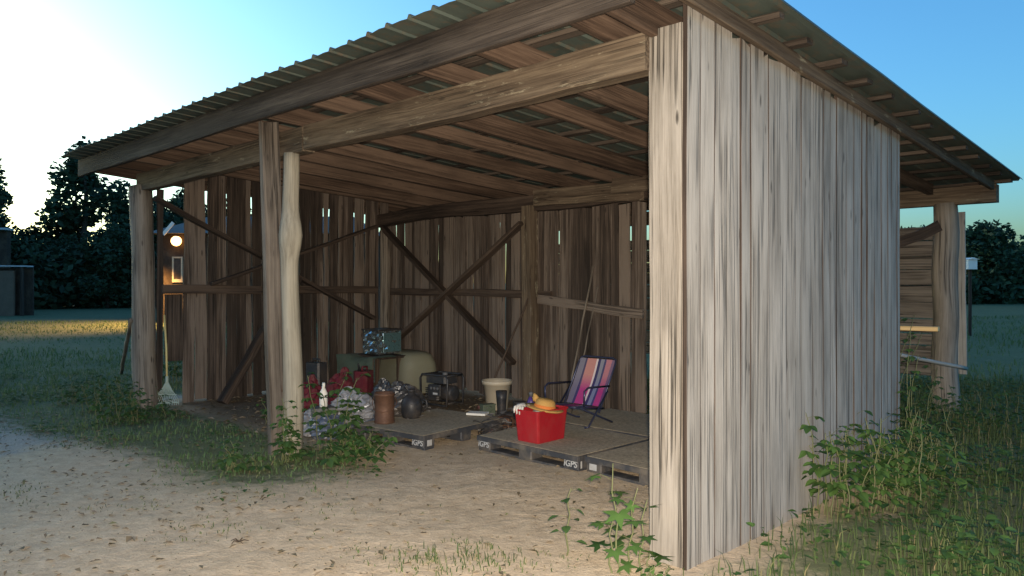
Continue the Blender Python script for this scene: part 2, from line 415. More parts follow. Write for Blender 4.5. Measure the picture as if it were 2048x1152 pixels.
def plank(b, p0, wdir, nrm, w, z0, z1, th=.022, live=.0, lean=0.0, seg=10, rag=.0, edge=0, nails=()):
    """upright board with uneven edges"""
    p0 = Vector(p0); wd = Vector(wdir); nr = Vector(nrm); o = Vector([rnd.uniform(0, 90) for _ in range(3)]); q = rnd.uniform(0, 99)
    rg, gg = [], []; t0, t1 = rnd.uniform(-rag, rag), rnd.uniform(-rag, rag); cup = rnd.uniform(-.004, .004)
    for i in range(seg + 1):
        t = i / seg; z = z0 + (z1 - z0) * t
        a = -w / 2 + live * noise.noise((z * 1.7, q, 0)) + live * .4 * noise.noise((z * 6, q, 3)); c = w / 2 + live * noise.noise((z * 1.7, q, 7)) + live * .4 * noise.noise((z * 6, q, 9))
        sh = lean * (z - z0); r = []; g = []
        for (u, n_) in ((a, th / 2), (a + .003, th / 2 + .0005 + cup), (c - .003, th / 2 + .0005 - cup), (c, th / 2), (c, -th / 2), (a, -th / 2)):
            zz = z + ((t0 if u < 0 else t1) if i == seg else 0)
            r.append(p0 + wd * (u + sh) + nr * (n_ + .006 * noise.noise((z * .8, q, 5))) + Vector((0, 0, zz))); g.append(Vector((z, u, n_)) + o)
        rg.append(r); gg.append(g)
    f0 = len(b.m); b.rings(rg, gg)
    if edge:
        for i in range(seg):
            for j in (0, 2, 3, 5): b.m[f0 + i * 6 + j] = edge
    for nz in nails:
        if rnd.random() < .6: continue
        for u in (-.28, .28):
            c = p0 + wd * (u * w + rnd.uniform(-.008, .008)) + nr * (th / 2 + .004) + Vector((0, 0, nz + rnd.uniform(-.02, .02))); up = Vector((0, 0, 1)); V = []
            for k in range(7): a_ = k * 2 * math.pi / 7; V.append(c + (wd * math.cos(a_) + up * math.sin(a_)) * .0055)
            V += [v - nr * .012 for v in V]
            b.add(V, [tuple(range(7))] + [(k, k + 7, (k + 1) % 7 + 7, (k + 1) % 7) for k in range(7)], None, 1)
# side wall boards
b = MB(); y = -.012
while y < 3.42:
    w = rnd.choice((.07, .09, .11, .13, .15, .17, .19)); w = min(w, 3.45 - y)
    if w < .05: break
    plank(b, (.128 + rnd.uniform(-.002, .003), y + w / 2, 0), (0, 1, 0), (1, 0, 0), w - (.0015 if rnd.random() < .6 else rnd.uniform(.003, .006)), -.06, roofz(y) - .05 - rnd.uniform(0, .12), live=.003, lean=rnd.uniform(-.0008, .0008), seg=14, rag=.035, edge=1, nails=())
    y += w
b.build('board_wall', [M['siding'], M['brace']], shed)
# rails inside the side wall
for z in (.5, 1.5, 2.5):
    b = MB(); b.beam((.085, .11, z), (.085, 3.4, z), .05, .12, seg=6); b.build('rail', M['brace'], shed)
b = MB(); b.beam((.02, 3.36, -.2), (.02, 3.36, 2.72), .16, .15, up=(0, 1, 0), seg=8); b.build('post', M['brace'], shed)
# left wall
b = MB()
plank(b, (-7.50, .145, 0), (0, 1, 0), (1, 0, 0), .075, .05, 2.72, live=.012, lean=.004)
plank(b, (-7.52, .33, 0), (0, 1, 0), (1, 0, 0), .22, .55, 1.40, live=.012)
y = .43
while y < 3.5:
    w = rnd.uniform(.06, .17)
    plank(b, (-7.50 + rnd.uniform(-.012, .012), y + w / 2, 0), (0, 1, 0), (1, 0, 0), w, rnd.uniform(-.05, .05), roofz(y) - .07 - rnd.uniform(0, .05), live=.018, lean=rnd.uniform(-.012, .012), seg=16, rag=.02)
    y += w + (rnd.uniform(.006, .022) if rnd.random() < .6 else .001)
b.build('board_wall', M['inner'], shed)
# back partition
b = MB(); x = -7.42
gaps = {}
while x < -2.62:
    w = rnd.uniform(.06, .17)
    plank(b, (x + w / 2, 3.62 + rnd.uniform(-.012, .012), 0), (1, 0, 0), (0, -1, 0), w, rnd.uniform(.0, .08), 2.50 + rnd.uniform(-.04, .03), live=.014, lean=rnd.uniform(-.008, .008), seg=16, rag=.03)
    x += w + (rnd.uniform(.006, .014) if rnd.random() < .25 else .0005)
b.build('board_wall', M['inner'], shed)
# rails and braces
def part_beam(name, p0, p1, w, h, mat, up=(0, 0, 1), **k):
    q = MB(); q.beam(p0, p1, w, h, up=up, **k); return q.build(name, M[mat], shed)
part_beam('rail', (-7.43, .15, 1.47), (-7.43, 3.4, 1.43), .05, .11, 'brace', seg=8, wob=.01)
part_beam('rail', (-7.3, 3.55, 1.42), (-3.95, 3.55, 1.40), .05, .10, 'brace', seg=8, wob=.01)
part_beam('rail', (-4.15, 3.53, 1.34), (-2.55, 3.50, 1.20), .05, .11, 'inner', seg=6, wob=.012)
part_beam('brace', (-4.28, 3.37, 2.30), (-7.05, 3.42, .62), .045, .13, 'brace', up=(0, 1, .01), seg=7, wob=.012)
part_beam('brace', (-7.35, 3.47, 2.40), (-4.55, 3.47, .50), .05, .12, 'brace', up=(0, 1, .01), seg=7, wob=.012)
part_beam('brace', (-7.40, .05, 2.60), (-7.38, 3.3, 1.0), .05, .12, 'brace', up=(1, 0, 0), seg=7, wob=.012)
part_beam('brace', (-7.38, .75, 1.52), (-7.36, 3.35, 2.42), .045, .11, 'brace', up=(1, 0, 0), seg=7, wob=.01)
part_beam('brace', (-7.30, 1.95, 1.62), (-7.05, .75, .02), .09, .14, 'brace', up=(1, 0, 0), seg=6, wob=.02)
# rear bay: log post, beam, rear board wall
b = MB(); b.tube([(-.30 + .01 * math.sin(i), 6.50, -.2 + i * .168) for i in range(17)], [.145 - .001 * i for i in range(17)], n=14, rough=.12); b.build('post', M['post'], shed, smooth=True)
part_beam('beam', (-7.7, 6.50, 2.56), (.235, 6.50, 2.57), .14, .205, 'beam', seg=12, wob=.012)
part_beam('block', (-.10, 6.50, 2.668), (.06, 6.50, 2.668), .12, .06, 'brace', seg=1)
part_beam('brace', (-.34, 6.40, 2.22), (-1.35, 5.9, 1.72), .13, .13, 'brace', seg=5, wob=.02)
b = MB(); z = .36
while z < 2.26:
    w = rnd.uniform(.15, .22); o = rnd.uniform(0, 90)
    b.beam((-7.6, 7.05, z + w / 2), (-.30 + rnd.uniform(-.03, .03), 7.05, z + w / 2), .024, w - .008, seg=10, wob=.005); z += w
b.build('board_wall', M['plankpost'], shed)
part_beam('post', (-.25, 7.0, .42), (-.27, 7.0, 2.42), .12, .03, 'siding', up=(0, 1, 0), seg=8, wob=.008)
part_beam('post', (-7.6, 6.9, -.2), (-7.6, 6.9, 2.6), .15, .15, 'post', up=(0, 1, 0), seg=8, wob=.008)

# ------------------------------------------------------------------ pallets
M['pallet'] = plain('black_pallet_plastic', (.035, .037, .042), .5, .3, 7, dirt=(.22, .18, .13), dirtamt=.5)
def deck_mat():
    t = NT('dusty_deck'); g = t.n('ShaderNodeTexCoord').outputs['Object']
    n = t.noise(g, 3, 6, .65); f = t.noise(g, 40, 5, .7)
    c = t.mix(n, (.20, .17, .12), (.48, .405, .285)); c = t.mix(t.ramp(f, [(.35, .6), (.6, 0)]), c, (.09, .07, .05))
    t.col(c); t.rough(.9); t.bump(f, .4, .006); return t.m
M['deck'] = deck_mat()
M['ink'] = plain('white_print', (.34, .34, .33), .6, .1, 30, dirtamt=.3)
def logo_mesh():
    cu = bpy.data.curves.new('logo', 'FONT'); cu.body = 'iGPS'; cu.size = .075; cu.extrude = .0008; cu.align_x = 'CENTER'; cu.align_y = 'CENTER'; cu.offset = .0016; cu.shear = .15
    o = bpy.data.objects.new('logo', cu); C.objects.link(o); bpy.context.view_layer.update()
    me = bpy.data.meshes.new_from_object(o.evaluated_get(bpy.context.evaluated_depsgraph_get())); bpy.data.objects.remove(o)
    me.materials.clear(); me.materials.append(M['ink']); return me
LOGO = logo_mesh()
def pallet(x0, y0, w, d, rz, label, logos=(), stickers=(), h=.14):
    """x0,y0: front right corner in shed axes; extends w to the left and d to the back"""
    p = SW(x0, y0); t = thing('pallet', label, 'pallet', p, RZ + rz, 'plastic pallets on the shed floor')
    b = MB(); b.box((-w / 2, d / 2, h - .012), (w - .03, d - .03, .024), ch=.003); b.build('deck', M['deck'], t)
    b = MB()
    for yy in (.008, d - .008): b.box((-w / 2, yy, h - .025), (w, .016, .044), ch=.002)
    for xx in (-.008, -w + .008): b.box((xx, d / 2, h - .025), (.016, d - .034, .044), ch=.002)
    b.build('rim', M['pallet'], t)
    for xx in (-.085, -w / 2, -w + .085):
        for yy in (.085, d / 2, d - .085):
            b = MB(); b.box((xx, yy, .062), (.16, .155, .072), ch=.012); k = b.build('block', M['pallet'], t)
            if yy < .1 and round(xx, 3) in logos:
                lo = bpy.data.objects.new('logo', LOGO); C.objects.link(lo); lo.parent = k; lo.location = (xx, yy - .0795, .066); lo.rotation_euler = (R(90), 0, 0)
    for yy in (.085, d / 2, d - .085):
        b = MB(); b.box((-w / 2, yy, .014), (w - .01, .13, .022)); b.build('runner', M['pallet'], t)
    for (cx, cy, cz, sx, sz_, face) in stickers:
        b = MB()
        if face == 'f': b.box((cx, cy, cz), (sx, .002, sz_), ch=.0004)
        else: b.box((cx, cy, cz), (.002, sx, sz_), ch=.0004)
        b.build('sticker', M['ink'], t)
    return t
pallet(-3.13, .84, .98, 1.2, R(6), 'dusty black pallet beside the bare log post, carrying the rusty can', logos=(-.085,), stickers=((-.0035, .085, .064, .06, .055, 's'),))
pallet(-1.60, 1.20, 1.22, 1.02, R(-1), 'dusty black pallet under the red bin', logos=(-.085, -1.135), stickers=((-.0035, .05, .064, .018, .06, 's'),))
pallet(-.36, 1.22, 1.22, 1.02, R(-2), 'dusty black pallet nearest the corner post, right of the red bin', stickers=((-1.135, .0045, .06, .075, .05, 'f'),))
pallet(-1.62, 2.28, 1.22, 1.02, R(1), 'dusty black pallet under the striped folding chair')
pallet(-.34, 2.30, 1.22, 1.02, R(0), 'dusty black pallet in the back right corner, right of the striped chair')

# ------------------------------------------------------------------ things on and around the pallets
M['red'] = plain('red_plastic', (.27, .008, .014), .42, .12, 6, dirtamt=.12, spec=.4)
M['redcloth'] = plain('red_cloth', (.095, .010, .018), .8, .3, 12)
M['black'] = plain('black_plastic', (.022, .022, .024), .45, .3, 10, dirtamt=.25)
M['grey'] = plain('grey_plastic', (.085, .085, .085), .5, .25, 8)
M['bag'] = plain('grey_plastic_film', (.20, .205, .22), .3, .3, 9, spec=.6, dirtamt=.2, bump=.5)
M['blackbag'] = plain('black_film', (.03, .03, .032), .35, .3, 9, spec=.6, dirtamt=.3, bump=.5)
M['bluebag'] = plain('blue_grey_film', (.075, .095, .135), .35, .3, 9, spec=.6, dirtamt=.2, bump=.5)
M['rust'] = plain('rusty_steel', (.11, .058, .036), .6, .4, 14, metal=.3, dirt=(.05, .025, .015), dirtamt=.6, bump=.3)
M['olive'] = plain('olive_plastic', (.19, .185, .125), .6, .12, 3, dirtamt=.25)
M['greensheet'] = plain('green_tarp', (.075, .095, .065), .6, .25, 5, bump=.2)
M['foil'] = plain('crumpled_foil', (.62, .66, .66), .16, .1, 4, metal=.95, dirtamt=.1)
M['teal'] = plain('teal_sheet', (.10, .19, .20), .3, .2, 5, metal=.5)
M['cream'] = plain('cream_plastic', (.44, .38, .28), .5, .12, 5, dirtamt=.3)
M['straw'] = plain('straw', (.40, .23, .065), .8, .2, 30, dirtamt=.1, bump=.5)
M['orange'] = plain('orange_band', (.50, .15, .03), .8, .2, 20, dirtamt=.1)
M['white'] = plain('white_cloth', (.55, .52, .47), .85, .15, 20, dirtamt=.3)
M['paper'] = plain('white_paper', (.62, .60, .54), .8, .08, 12, dirtamt=.15)
M['steel'] = plain('dark_steel_tube', (.035, .04, .075), .35, .2, 12, metal=.5, dirtamt=.1)
M['rakehead'] = plain('grey_green_rake', (.30, .36, .30), .5, .15, 12, dirtamt=.2)
M['yellowwood'] = plain('yellow_handle', (.52, .43, .18), .55, .15, 10, dirtamt=.3)
M['purple'] = plain('purple_plastic', (.06, .035, .15), .35, .2, 10)
M['soil'] = plain('dark_soil', (.05, .035, .022), .95, .3, 30)

# red bin with hat and glove
RBZ = .14
def red_bin():
    p = SW(-2.27, 1.50, RBZ)
    t = thing('storage_bin', 'bright red open plastic bin holding a straw hat, on the pallet', 'bin', p, RZ + R(1))
    w0, d0, w1, d1, h, th = .25, .36, .285, .41, .285, .006
    rg = []
    for (w, d, z) in ((w0, d0, 0), (w0 + .004, d0 + .004, .006), (w1, d1, h - .02), (w1 + .016, d1 + .016, h - .018), (w1 + .018, d1 + .018, h), (w1 - .004, d1 - .004, h), (w0 - .012, d0 - .012, .012)):
        cc = .018; a, e = w / 2, d / 2
        rg.append([Vector(q + (z,)) for q in ((-a + cc, -e), (a - cc, -e), (a - cc * .3, -e + cc * .3), (a, -e + cc), (a, e - cc), (a - cc * .3, e - cc * .3), (a - cc, e), (-a + cc, e), (-a + cc * .3, e - cc * .3), (-a, e - cc), (-a, -e + cc), (-a + cc * .3, -e + cc * .3))])
    b = MB(); b.rings(rg, rg); b.build('tub', M['red'], t)
    hz = p.z + h
    # hat lying on the filled bin
    q = SW(-2.23, 1.50, hz - .015); ht = thing('straw_hat', 'yellow straw hat with an orange band lying in the red bin', 'hat', q, RZ)
    TM = Matrix.Rotation(R(8), 4, 'Y') @ Matrix.Rotation(R(-6), 4, 'X')
    b = MB(); b.lathe([(.0, .0), (.155, .004), (.172, .016), (.168, .021), (.10, .020), (.092, .024)], 28, TM, caps=False); b.build('brim', M['straw'], ht, smooth=True)
    b = MB(); b.lathe([(.098, .020), (.094, .05), (.084, .082), (.062, .098), (.02, .100), (.001, .098)], 24, TM, caps=False); b.build('crown', M['straw'], ht, smooth=True)
    b = MB(); b.lathe([(.1005, .022), (.097, .046), (.094, .047)], 24, TM, caps=False); b.build('band', M['orange'], ht, smooth=True)
    # a yellow flower-like tie on it
    b = MB(); b.blob((-.085, -.03, .10), (.03, .022, .035), .5, 3, 10, 8, q=3); b.build('bow', M['straw'], ht, smooth=True)
    # work glove hung over the edge
    q = SW(-2.365, 1.335, hz); gl = thing('work_glove', 'pale cloth work glove hanging over the rim of the red bin', 'glove', q, RZ + R(20))
    b = MB()
    b.blob((-.01, 0.03, .018), (.045, .06, .022), .25, 3, 14, 10, q=8)
    for k, (fx, ln) in enumerate(((-.04, .05), (-.018, .065), (.006, .07), (.028, .06))):
        b.tube([(fx, -.01, .016), (fx * 1.05, -.03, .016), (fx * 1.1, -.042, -.005), (fx * 1.12, -.044, -ln * .7)], [.012, .012, .011, .006], 8)
    b.tube([(.035, .05, .02), (.065, .03, .022), (.08, .0, .018)], [.014, .013, .007], 8)
    b.build('glove_cloth', M['white'], gl, smooth=True)
    # stuffing seen between hat and rim
    q = SW(-2.27, 1.52, hz - .10); o = MB()
    o.blob((0, 0, 0), (.125, .18, .085), .25, 3, 16, 10, q=5); tag(o.build('cloth_bundle', M['white'], None, smooth=True, loc=q, rz=RZ), 'pale crumpled cloth filling the red bin under the straw hat', 'cloth')
red_bin()

# striped folding chair
def fabric_mat():
    t = NT('striped_fabric'); g = t.attr(); sp = t.n('ShaderNodeSeparateXYZ'); t.l(g, sp.inputs[0])
    u, v = sp.outputs[0], sp.outputs[1]
    up = t.ramp(u, [(0, (.17, .16, .20)), (.15, (.06, .05, .10)), (.20, (.44, .20, .17)), (.47, (.60, .50, .48)), (.52, (.03, .03, .09)), (.60, (.20, .20, .24)), (.70, (.05, .05, .12)), (.76, (.40, .16, .18)), (.92, (.16, .10, .16))], 'CONSTANT')
    lo = t.ramp(u, [(0, (.12, .11, .17)), (.15, (.03, .025, .10)), (.22, (.33, .03, .17)), (.47, (.56, .46, .48)), (.52, (.025, .02, .10)), (.60, (.14, .16, .28)), (.70, (.03, .03, .13)), (.76, (.32, .025, .16)), (.92, (.10, .03, .12))], 'CONSTANT')
    k = t.ramp(t.math('ADD', v, t.math('MULTIPLY', t.noise(g, 30, 3), .12)), [(.38, 1), (.72, 0)])
    c = t.mix(k, up, lo); wv = t.noise(t.scale(g, (90, 90, 90)), 1, 3)
    c = t.mix(t.math('MULTIPLY', wv, .4), c, (.05, .04, .05)); t.col(c); t.rough(.9); t.bump(wv, .3, .003); return t.m
def chair():
    p = SW(-2.50, 2.36, .14)
    t = thing('folding_chair', 'folding beach chair with pink, purple and navy striped fabric, on the back pallet', 'chair', p, RZ + R(2))
    fm = fabric_mat(); w = .46
    def sheet(P, name):
        b = MB(); nu = 14; nv = len(P) - 1; V, G = [], []
        for k in (0, 1):
            for i, q in enumerate(P):
                for j in range(nu + 1):
                    u = j / nu; s_ = -.022 * math.sin(math.pi * u) * math.sin(math.pi * i / nv)
                    V.append((-w / 2 + w * u, q[0] - s_ + k * .003, q[1] + s_ * .5 - k * .002)); G.append((u, q[2], k * .1))
        n = nu + 1; N = n * (nv + 1); Fc = []
        for i in range(nv):
            for j in range(nu):
                a = i * n + j; Fc += [(a, a + 1, a + n + 1, a + n), (N + a, N + a + n, N + a + n + 1, N + a + 1)]
        b.add(V, Fc, G); return b.build(name, fm, t, smooth=True)
    back = [(.03 + .27 * i / 8, .20 + .47 * i / 8, i / 8) for i in range(9)]
    seat = [(-.40 + .42 * i / 6, .23 - .04 * i / 6 + .0, .1) for i in range(7)]
    sheet(back, 'back_fabric'); sheet(seat, 'seat_fabric')
    r = .0105
    def tb(name, pts):
        b = MB(); b.tube(pts, r, 8); return b.build(name, M['steel'], t, smooth=True)
    t.scale = (.93,) * 3
    a = w / 2 + .014
    tb('back_frame', [(-a, -.02, .14), (-a, .28, .63), (-a + .015, .308, .675), (-a + .05, .315, .69), (a - .05, .315, .69), (a - .015, .308, .675), (a, .28, .63), (a, -.02, .14)])
    tb('seat_frame', [(-a, .06, .18), (-a, -.38, .235), (-a + .03, -.42, .24), (a - .03, -.42, .24), (a, -.38, .235), (a, .06, .18)])
    for s_ in (-1, 1):
        tb('leg', [(s_ * a, -.36, .235), (s_ * a, .22, .012), (s_ * (a - .03), .25, .010)])
        tb('leg', [(s_ * (a + .012), .12, .36), (s_ * (a + .012), -.22, .02), (s_ * (a - .02), -.25, .010)])
        tb('armrest', [(s_ * (a + .02), .14, .41), (s_ * (a + .025), -.24, .43), (s_ * (a + .02), -.30, .40), (s_ * (a + .012), -.30, .24)])
chair()

def lathe_thing(name, label, cat, px, py, z, prof, mat, part, n=24, group=None, rz=0, smooth=True):
    p = gp(px, py, z); t = thing(name, label, cat, p, rz, group); b = MB(); b.lathe(prof, n); b.build(part, mat, t, smooth=smooth); return t
# cream planter pot
t = lathe_thing('planter_pot', 'cream plastic planter pot with a thick rim by the back boards', 'pot', 994, 818, .03, [(.12, 0), (.125, .005), (.165, .30), (.182, .302), (.186, .345), (.178, .348), (.165, .30), (.12, .26)], M['cream'], 'pot_body', 28)
b = MB(); b.lathe([(0.001, .285), (.155, .285)], 20, caps=False); b.build('soil', M['soil'], t)
# rusty can on left pallet
t = lathe_thing('metal_can', 'tall rusty brown metal can standing on the left pallet', 'can', 769, 845, .14, [(.10, 0), (.104, .004), (.104, .02), (.099, .024), (.099, .27), (.105, .275), (.105, .30), (.098, .303), (.096, .27), (.09, .05)], M['rust'], 'can_body', 28)
b = MB(); b.tube([(-.104, 0, .26), (-.125, .0, .20), (-.09, -.08, .14), (.0, -.125, .12), (.09, -.08, .14), (.125, 0, .20), (.104, 0, .26)], .004, 6); b.build('bail_handle', M['rust'], t, smooth=True)
# grey jug
p = gp(823, 835, .14); t = thing('plastic_jug', 'dark scuffed plastic jug between the rusty can and black generator', 'jug', p, .3)
b = MB(); b.lathe([(.09, 0), (.10, .01), (.115, .08), (.12, .17), (.10, .25), (.055, .30), (.035, .31), (.035, .335), (.02, .336)], 22); t.scale = (.95, .95, .8); b.build('jug_body', M['black'], t, smooth=True)
b = MB(); b.tube([(.10, -.05, .24), (.15, -.08, .23), (.16, -.085, .15), (.115, -.06, .09)], .014, 8); b.build('handle', M['black'], t, smooth=True)
b = MB(); b.lathe([(.04, .335), (.04, .365), (.03, .37)], 16); b.build('cap', M['black'], t, smooth=True)
# generator
def generator():
    p = gp(884, 806, .14); t = thing('generator', 'small black petrol generator in a tubular frame, by the back wall', 'generator', p, RZ + R(8))
    for s_ in (-1, 1):
        b = MB(); b.tube([(-.20, s_ * .14, .0), (-.21, s_ * .14, .30), (-.18, s_ * .14, .34), (.18, s_ * .14, .34), (.21, s_ * .14, .30), (.20, s_ * .14, .0), (-.20, s_ * .14, .0)], .013, 8); b.build('frame_loop', M['black'], t, smooth=True)
    for x in (-.19, .19):
        for z in (.335, .02): b = MB(); b.tube([(x, -.14, z), (x, .14, z)], .012, 8); b.build('cross_bar', M['black'], t, smooth=True)
    b = MB(); b.box((0, 0, .29), (.32, .24, .09), ch=.03); b.build('fuel_tank', M['black'], t)
    b = MB(); b.lathe([(.03, .335), (.03, .36), (.02, .365)], 14, Matrix.Translation((.05, 0, 0))); b.build('fuel_cap', M['grey'], t)
    b = MB(); b.box((-.06, .0, .13), (.17, .2, .17), ch=.02)
    for k in range(6): b.box((-.06, 0, .07 + k * .022), (.20, .22, .008), ch=.001)
    b.build('engine_block', M['black'], t)
    b = MB(); b.lathe([(.085, -.09), (.09, -.08), (.09, .08), (.07, .09)], 20, Matrix.Translation((.11, 0, .13)) @ Matrix.Rotation(R(90), 4, 'Y')); b.build('alternator', M['black'], t, smooth=True)
    b = MB(); b.box((.02, -.145, .17), (.17, .012, .13)); pn = b.build('control_panel', M['black'], t)
    for k, (x, z) in enumerate(((-.03, .19), (.02, .19), (.07, .19))):
        b = MB(); b.lathe([(.016, -.004), (.016, .006), (.012, .007)], 12, Matrix.Translation((x, -.153, z)) @ Matrix.Rotation(R(90), 4, 'X')); b.build('socket', M['grey'], pn)
    b = MB(); b.box((.03, -.152, .13), (.07, .002, .022)); b.build('rating_plate', M['ink'], pn)
generator()
# olive tub turned over and green sheet draped beside it
def olive_tub():
    p = gp(815, 778, .02); t = thing('garden_tub', 'large olive plastic tub turned upside down by the back wall', 'tub', p, RZ + R(-10))
    def rr(w, d, z, cc):
        r = []
        for (sx, sy, a0) in ((1, -1, -90), (1, 1, 0), (-1, 1, 90), (-1, -1, 180)):
            for k in range(6):
                a = R(a0 + 90 * k / 5); r.append(Vector((sx * (w / 2 - cc) + cc * math.cos(a), sy * (d / 2 - cc) + cc * math.sin(a), z)))
        return r
    rg = [rr(1.02, .66, .0, .14), rr(1.02, .66, .03, .14), rr(.97, .61, .035, .14), rr(.90, .54, .40, .16), rr(.84, .48, .50, .18), rr(.72, .38, .545, .17), rr(.4, .2, .555, .09)]
    b = MB(); b.rings(rg, rg); b.build('tub_shell', M['olive'], t, smooth=True)
    b = MB(); b.tube([(-.2, -.40, .02), (.2, -.40, .02)], .015, 8); b.build('grip', M['olive'], t)
olive_tub()
def green_sheet():
    p = gp(735, 785, .02); t = MB()
    nu, nv = 14, 10; V = []; 
    for k in (0, 1):
        for i in range(nv + 1):
            for j in range(nu + 1):
                u, v_ = j / nu, i / nv; x = (u - .5) * .85
                if v_ < .6: y = -.22; z = v_ / .6 * .5
                else: y = -.22 + (v_ - .6) / .4 * .4; z = .5 + .02 * math.sin(u * 9)
                n_ = noise.noise((u * 4, v_ * 4, 1)); V.append((x + .02 * n_, y - .05 * n_ + k * .006, z + .02 * n_ + .01 + k * -.004))
    n = nu + 1; N = n * (nv + 1); Fc = []
    for i in range(nv):
        for j in range(nu):
            a = i * n + j; Fc += [(a, a + 1, a + n + 1, a + n), (N + a, N + a + n, N + a + n + 1, N + a + 1)]
    t.add(V, Fc); tag(t.build('tarp_sheet', M['greensheet'], None, smooth=True, loc=p, rz=RZ), 'dark green sheet draped in the back left corner beside the olive tub', 'sheet')
green_sheet()
def foil_box():
    p = at(764, 706, 10.6); t = thing('foil_box', 'foil wrapped box shining in the back corner on top of the green sheet', 'box', p, RZ + R(4))
    w, d, h = .34, .40, .32; b = MB()
    # crumpled wrap: subdivided box pushed about
    n = 9
    def face(o, u, v, mi):
        V, Fc = [], []
        for i in range(n + 1):
            for j in range(n + 1):
                q = Vector(o) + Vector(u) * (j / n) + Vector(v) * (i / n); nn = Vector(u).cross(Vector(v)).normalized(); e = min(i, j, n - i, n - j) > 0
                V.append(q + nn * (.05 * noise.noise(q * 15) if e else 0))
        for i in range(n):
            for j in range(n):
                a = i * (n + 1) + j; Fc += [(a, a + 1, a + n + 2), (a, a + n + 2, a + n + 1)]
        b.add(V, Fc, None, mi)
    face((-w / 2, -d / 2, 0), (w, 0, 0), (0, 0, h), 0); face((w / 2, -d / 2, 0), (0, d, 0), (0, 0, h), 0)
    face((w / 2, d / 2, 0), (-w, 0, 0), (0, 0, h), 0); face((-w / 2, d / 2, 0), (0, -d, 0), (0, 0, h), 0); face((-w / 2, -d / 2, h), (w, 0, 0), (0, d, 0), 0)
    b.build('foil_wrap', M['foil'], t)
    b = MB(); b.box((w / 2 + .012, 0.03, h / 2), (.01, d * .8, h * .82)); b.build('side_panel', M['teal'], t)
    b = MB(); b.box((0, 0, h + .012), (w + .03, d + .03, .02)); b.build('lid', M['black'], t)
foil_box()
# shelf board under the foil box
p = at(764, 708, 10.6)
b = MB(); b.beam((-.32, 0, -.02), (.32, 0, -.02), .46, .03); b.beam((-.25, .1, -.75), (-.25, .1, -.03), .05, .05, up=(0, 1, 0)); b.beam((.25, .1, -.75), (.25, .1, -.03), .05, .05, up=(0, 1, 0))
tag(b.build('workbench', M['brace'], None, loc=p, rz=RZ), 'small dark plank bench under the foil wrapped box', 'bench')

# bags and rubbish heap behind the log post
def bag(label, px, py, z, rad, mat, q, cat='bag', name='plastic_bag', amp=.32, fr=2.4, group='bags heaped behind the log post'):
    p = gp(px, py, z); b = MB(); b.blob((0, 0, rad[2] * .8), rad, amp, fr, 30, 20, q=q, flat=-rad[2] * .8, ridge=True)
    b.blob((rad[0] * .3, -rad[1] * .2, rad[2] * 1.55), (rad[0] * .35, rad[1] * .35, rad[2] * .5), .6, 3, 14, 9, q=q + 3, ridge=True)
    return tag(b.build(name, M[mat], None, loc=p, rz=q), label, cat, group)
bag('pale grey crumpled plastic bag on top of the heap', 705, 842, .12, (.22, .20, .16), 'bag', 3)
bag('slate blue plastic bag low in the heap left of the rusty can', 725, 862, .0, (.17, .16, .15), 'bluebag', 8)
bag('grey plastic bag on the ground beside the log post', 625, 868, .0, (.17, .16, .12), 'bag', 15)
bag('dark blue plastic bag behind the leafy vines', 655, 875, .0, (.2, .17, .13), 'bluebag', 21)
bag('black crumpled bag between the dark jug and the generator', 806, 830, .14, (.20, .17, .17), 'blackbag', 41)
bag('black bag slumped behind the rusty can', 775, 815, .14, (.17, .15, .15), 'blackbag', 47)
bag('red cloth bag just right of the log post', 618, 838, .0, (.19, .17, .23), 'redcloth', 27, amp=.22)
bag('small red cloth bundle behind the vine stems', 682, 820, .0, (.18, .17, .24), 'redcloth', 33, amp=.22)
p = gp(633, 815, 0); t = thing('tool_case', 'black tool case standing behind the red bag', 'case', p, RZ + .2)
b = MB(); b.box((0, 0, .28), (.24, .16, .56), ch=.02); b.build('case_body', M['black'], t)
b = MB(); b.tube([(-.06, 0, .555), (-.055, 0, .60), (.055, 0, .60), (.06, 0, .555)], .012, 8); b.build('handle', M['black'], t, smooth=True)
# red petrol can
p = gp(727, 800, .0); t = thing('petrol_can', 'red petrol can with a dark spout in front of the olive tub', 'can', p, RZ + .5)
b = MB(); b.box((0, 0, .24), (.20, .26, .30), ch=.04); b.box((0, 0, .05), (.19, .24, .10), ch=.02); b.build('can_body', M['redcloth'], t)
b = MB(); b.tube([(0, -.09, .38), (0, -.13, .44), (.02, -.19, .50)], [.022, .016, .010], 10); b.build('spout', M['black'], t, smooth=True)
b = MB(); b.tube([(0, .10, .38), (0, .10, .43), (0, -.03, .44), (0, -.05, .39)], .014, 8); b.build('handle', M['redcloth'], t, smooth=True)
# white spray bottle among the vines
p = at(647, 765, 7.6); p.z = .30
t = thing('spray_bottle', 'white spray bottle standing on the heap behind the vines', 'bottle', p, .3)
b = MB(); b.lathe([(.035, 0), (.04, .01), (.04, .14), (.016, .19), (.016, .21)], 16); b.build('bottle_body', M['paper'], t, smooth=True)
b = MB(); b.box((0, -.015, .228), (.026, .075, .034), ch=.006); b.tube([(0, -.03, .215), (0, -.05, .18)], .006, 6); b.build('trigger', M['paper'], t)
# box under the spray bottle
b = MB(); b.box((0, 0, .15), (.22, .22, .30), ch=.01); tag(b.build('carton', M['grey'], None, loc=(p.x, p.y, 0), rz=.4), 'grey carton under the white spray bottle', 'carton')
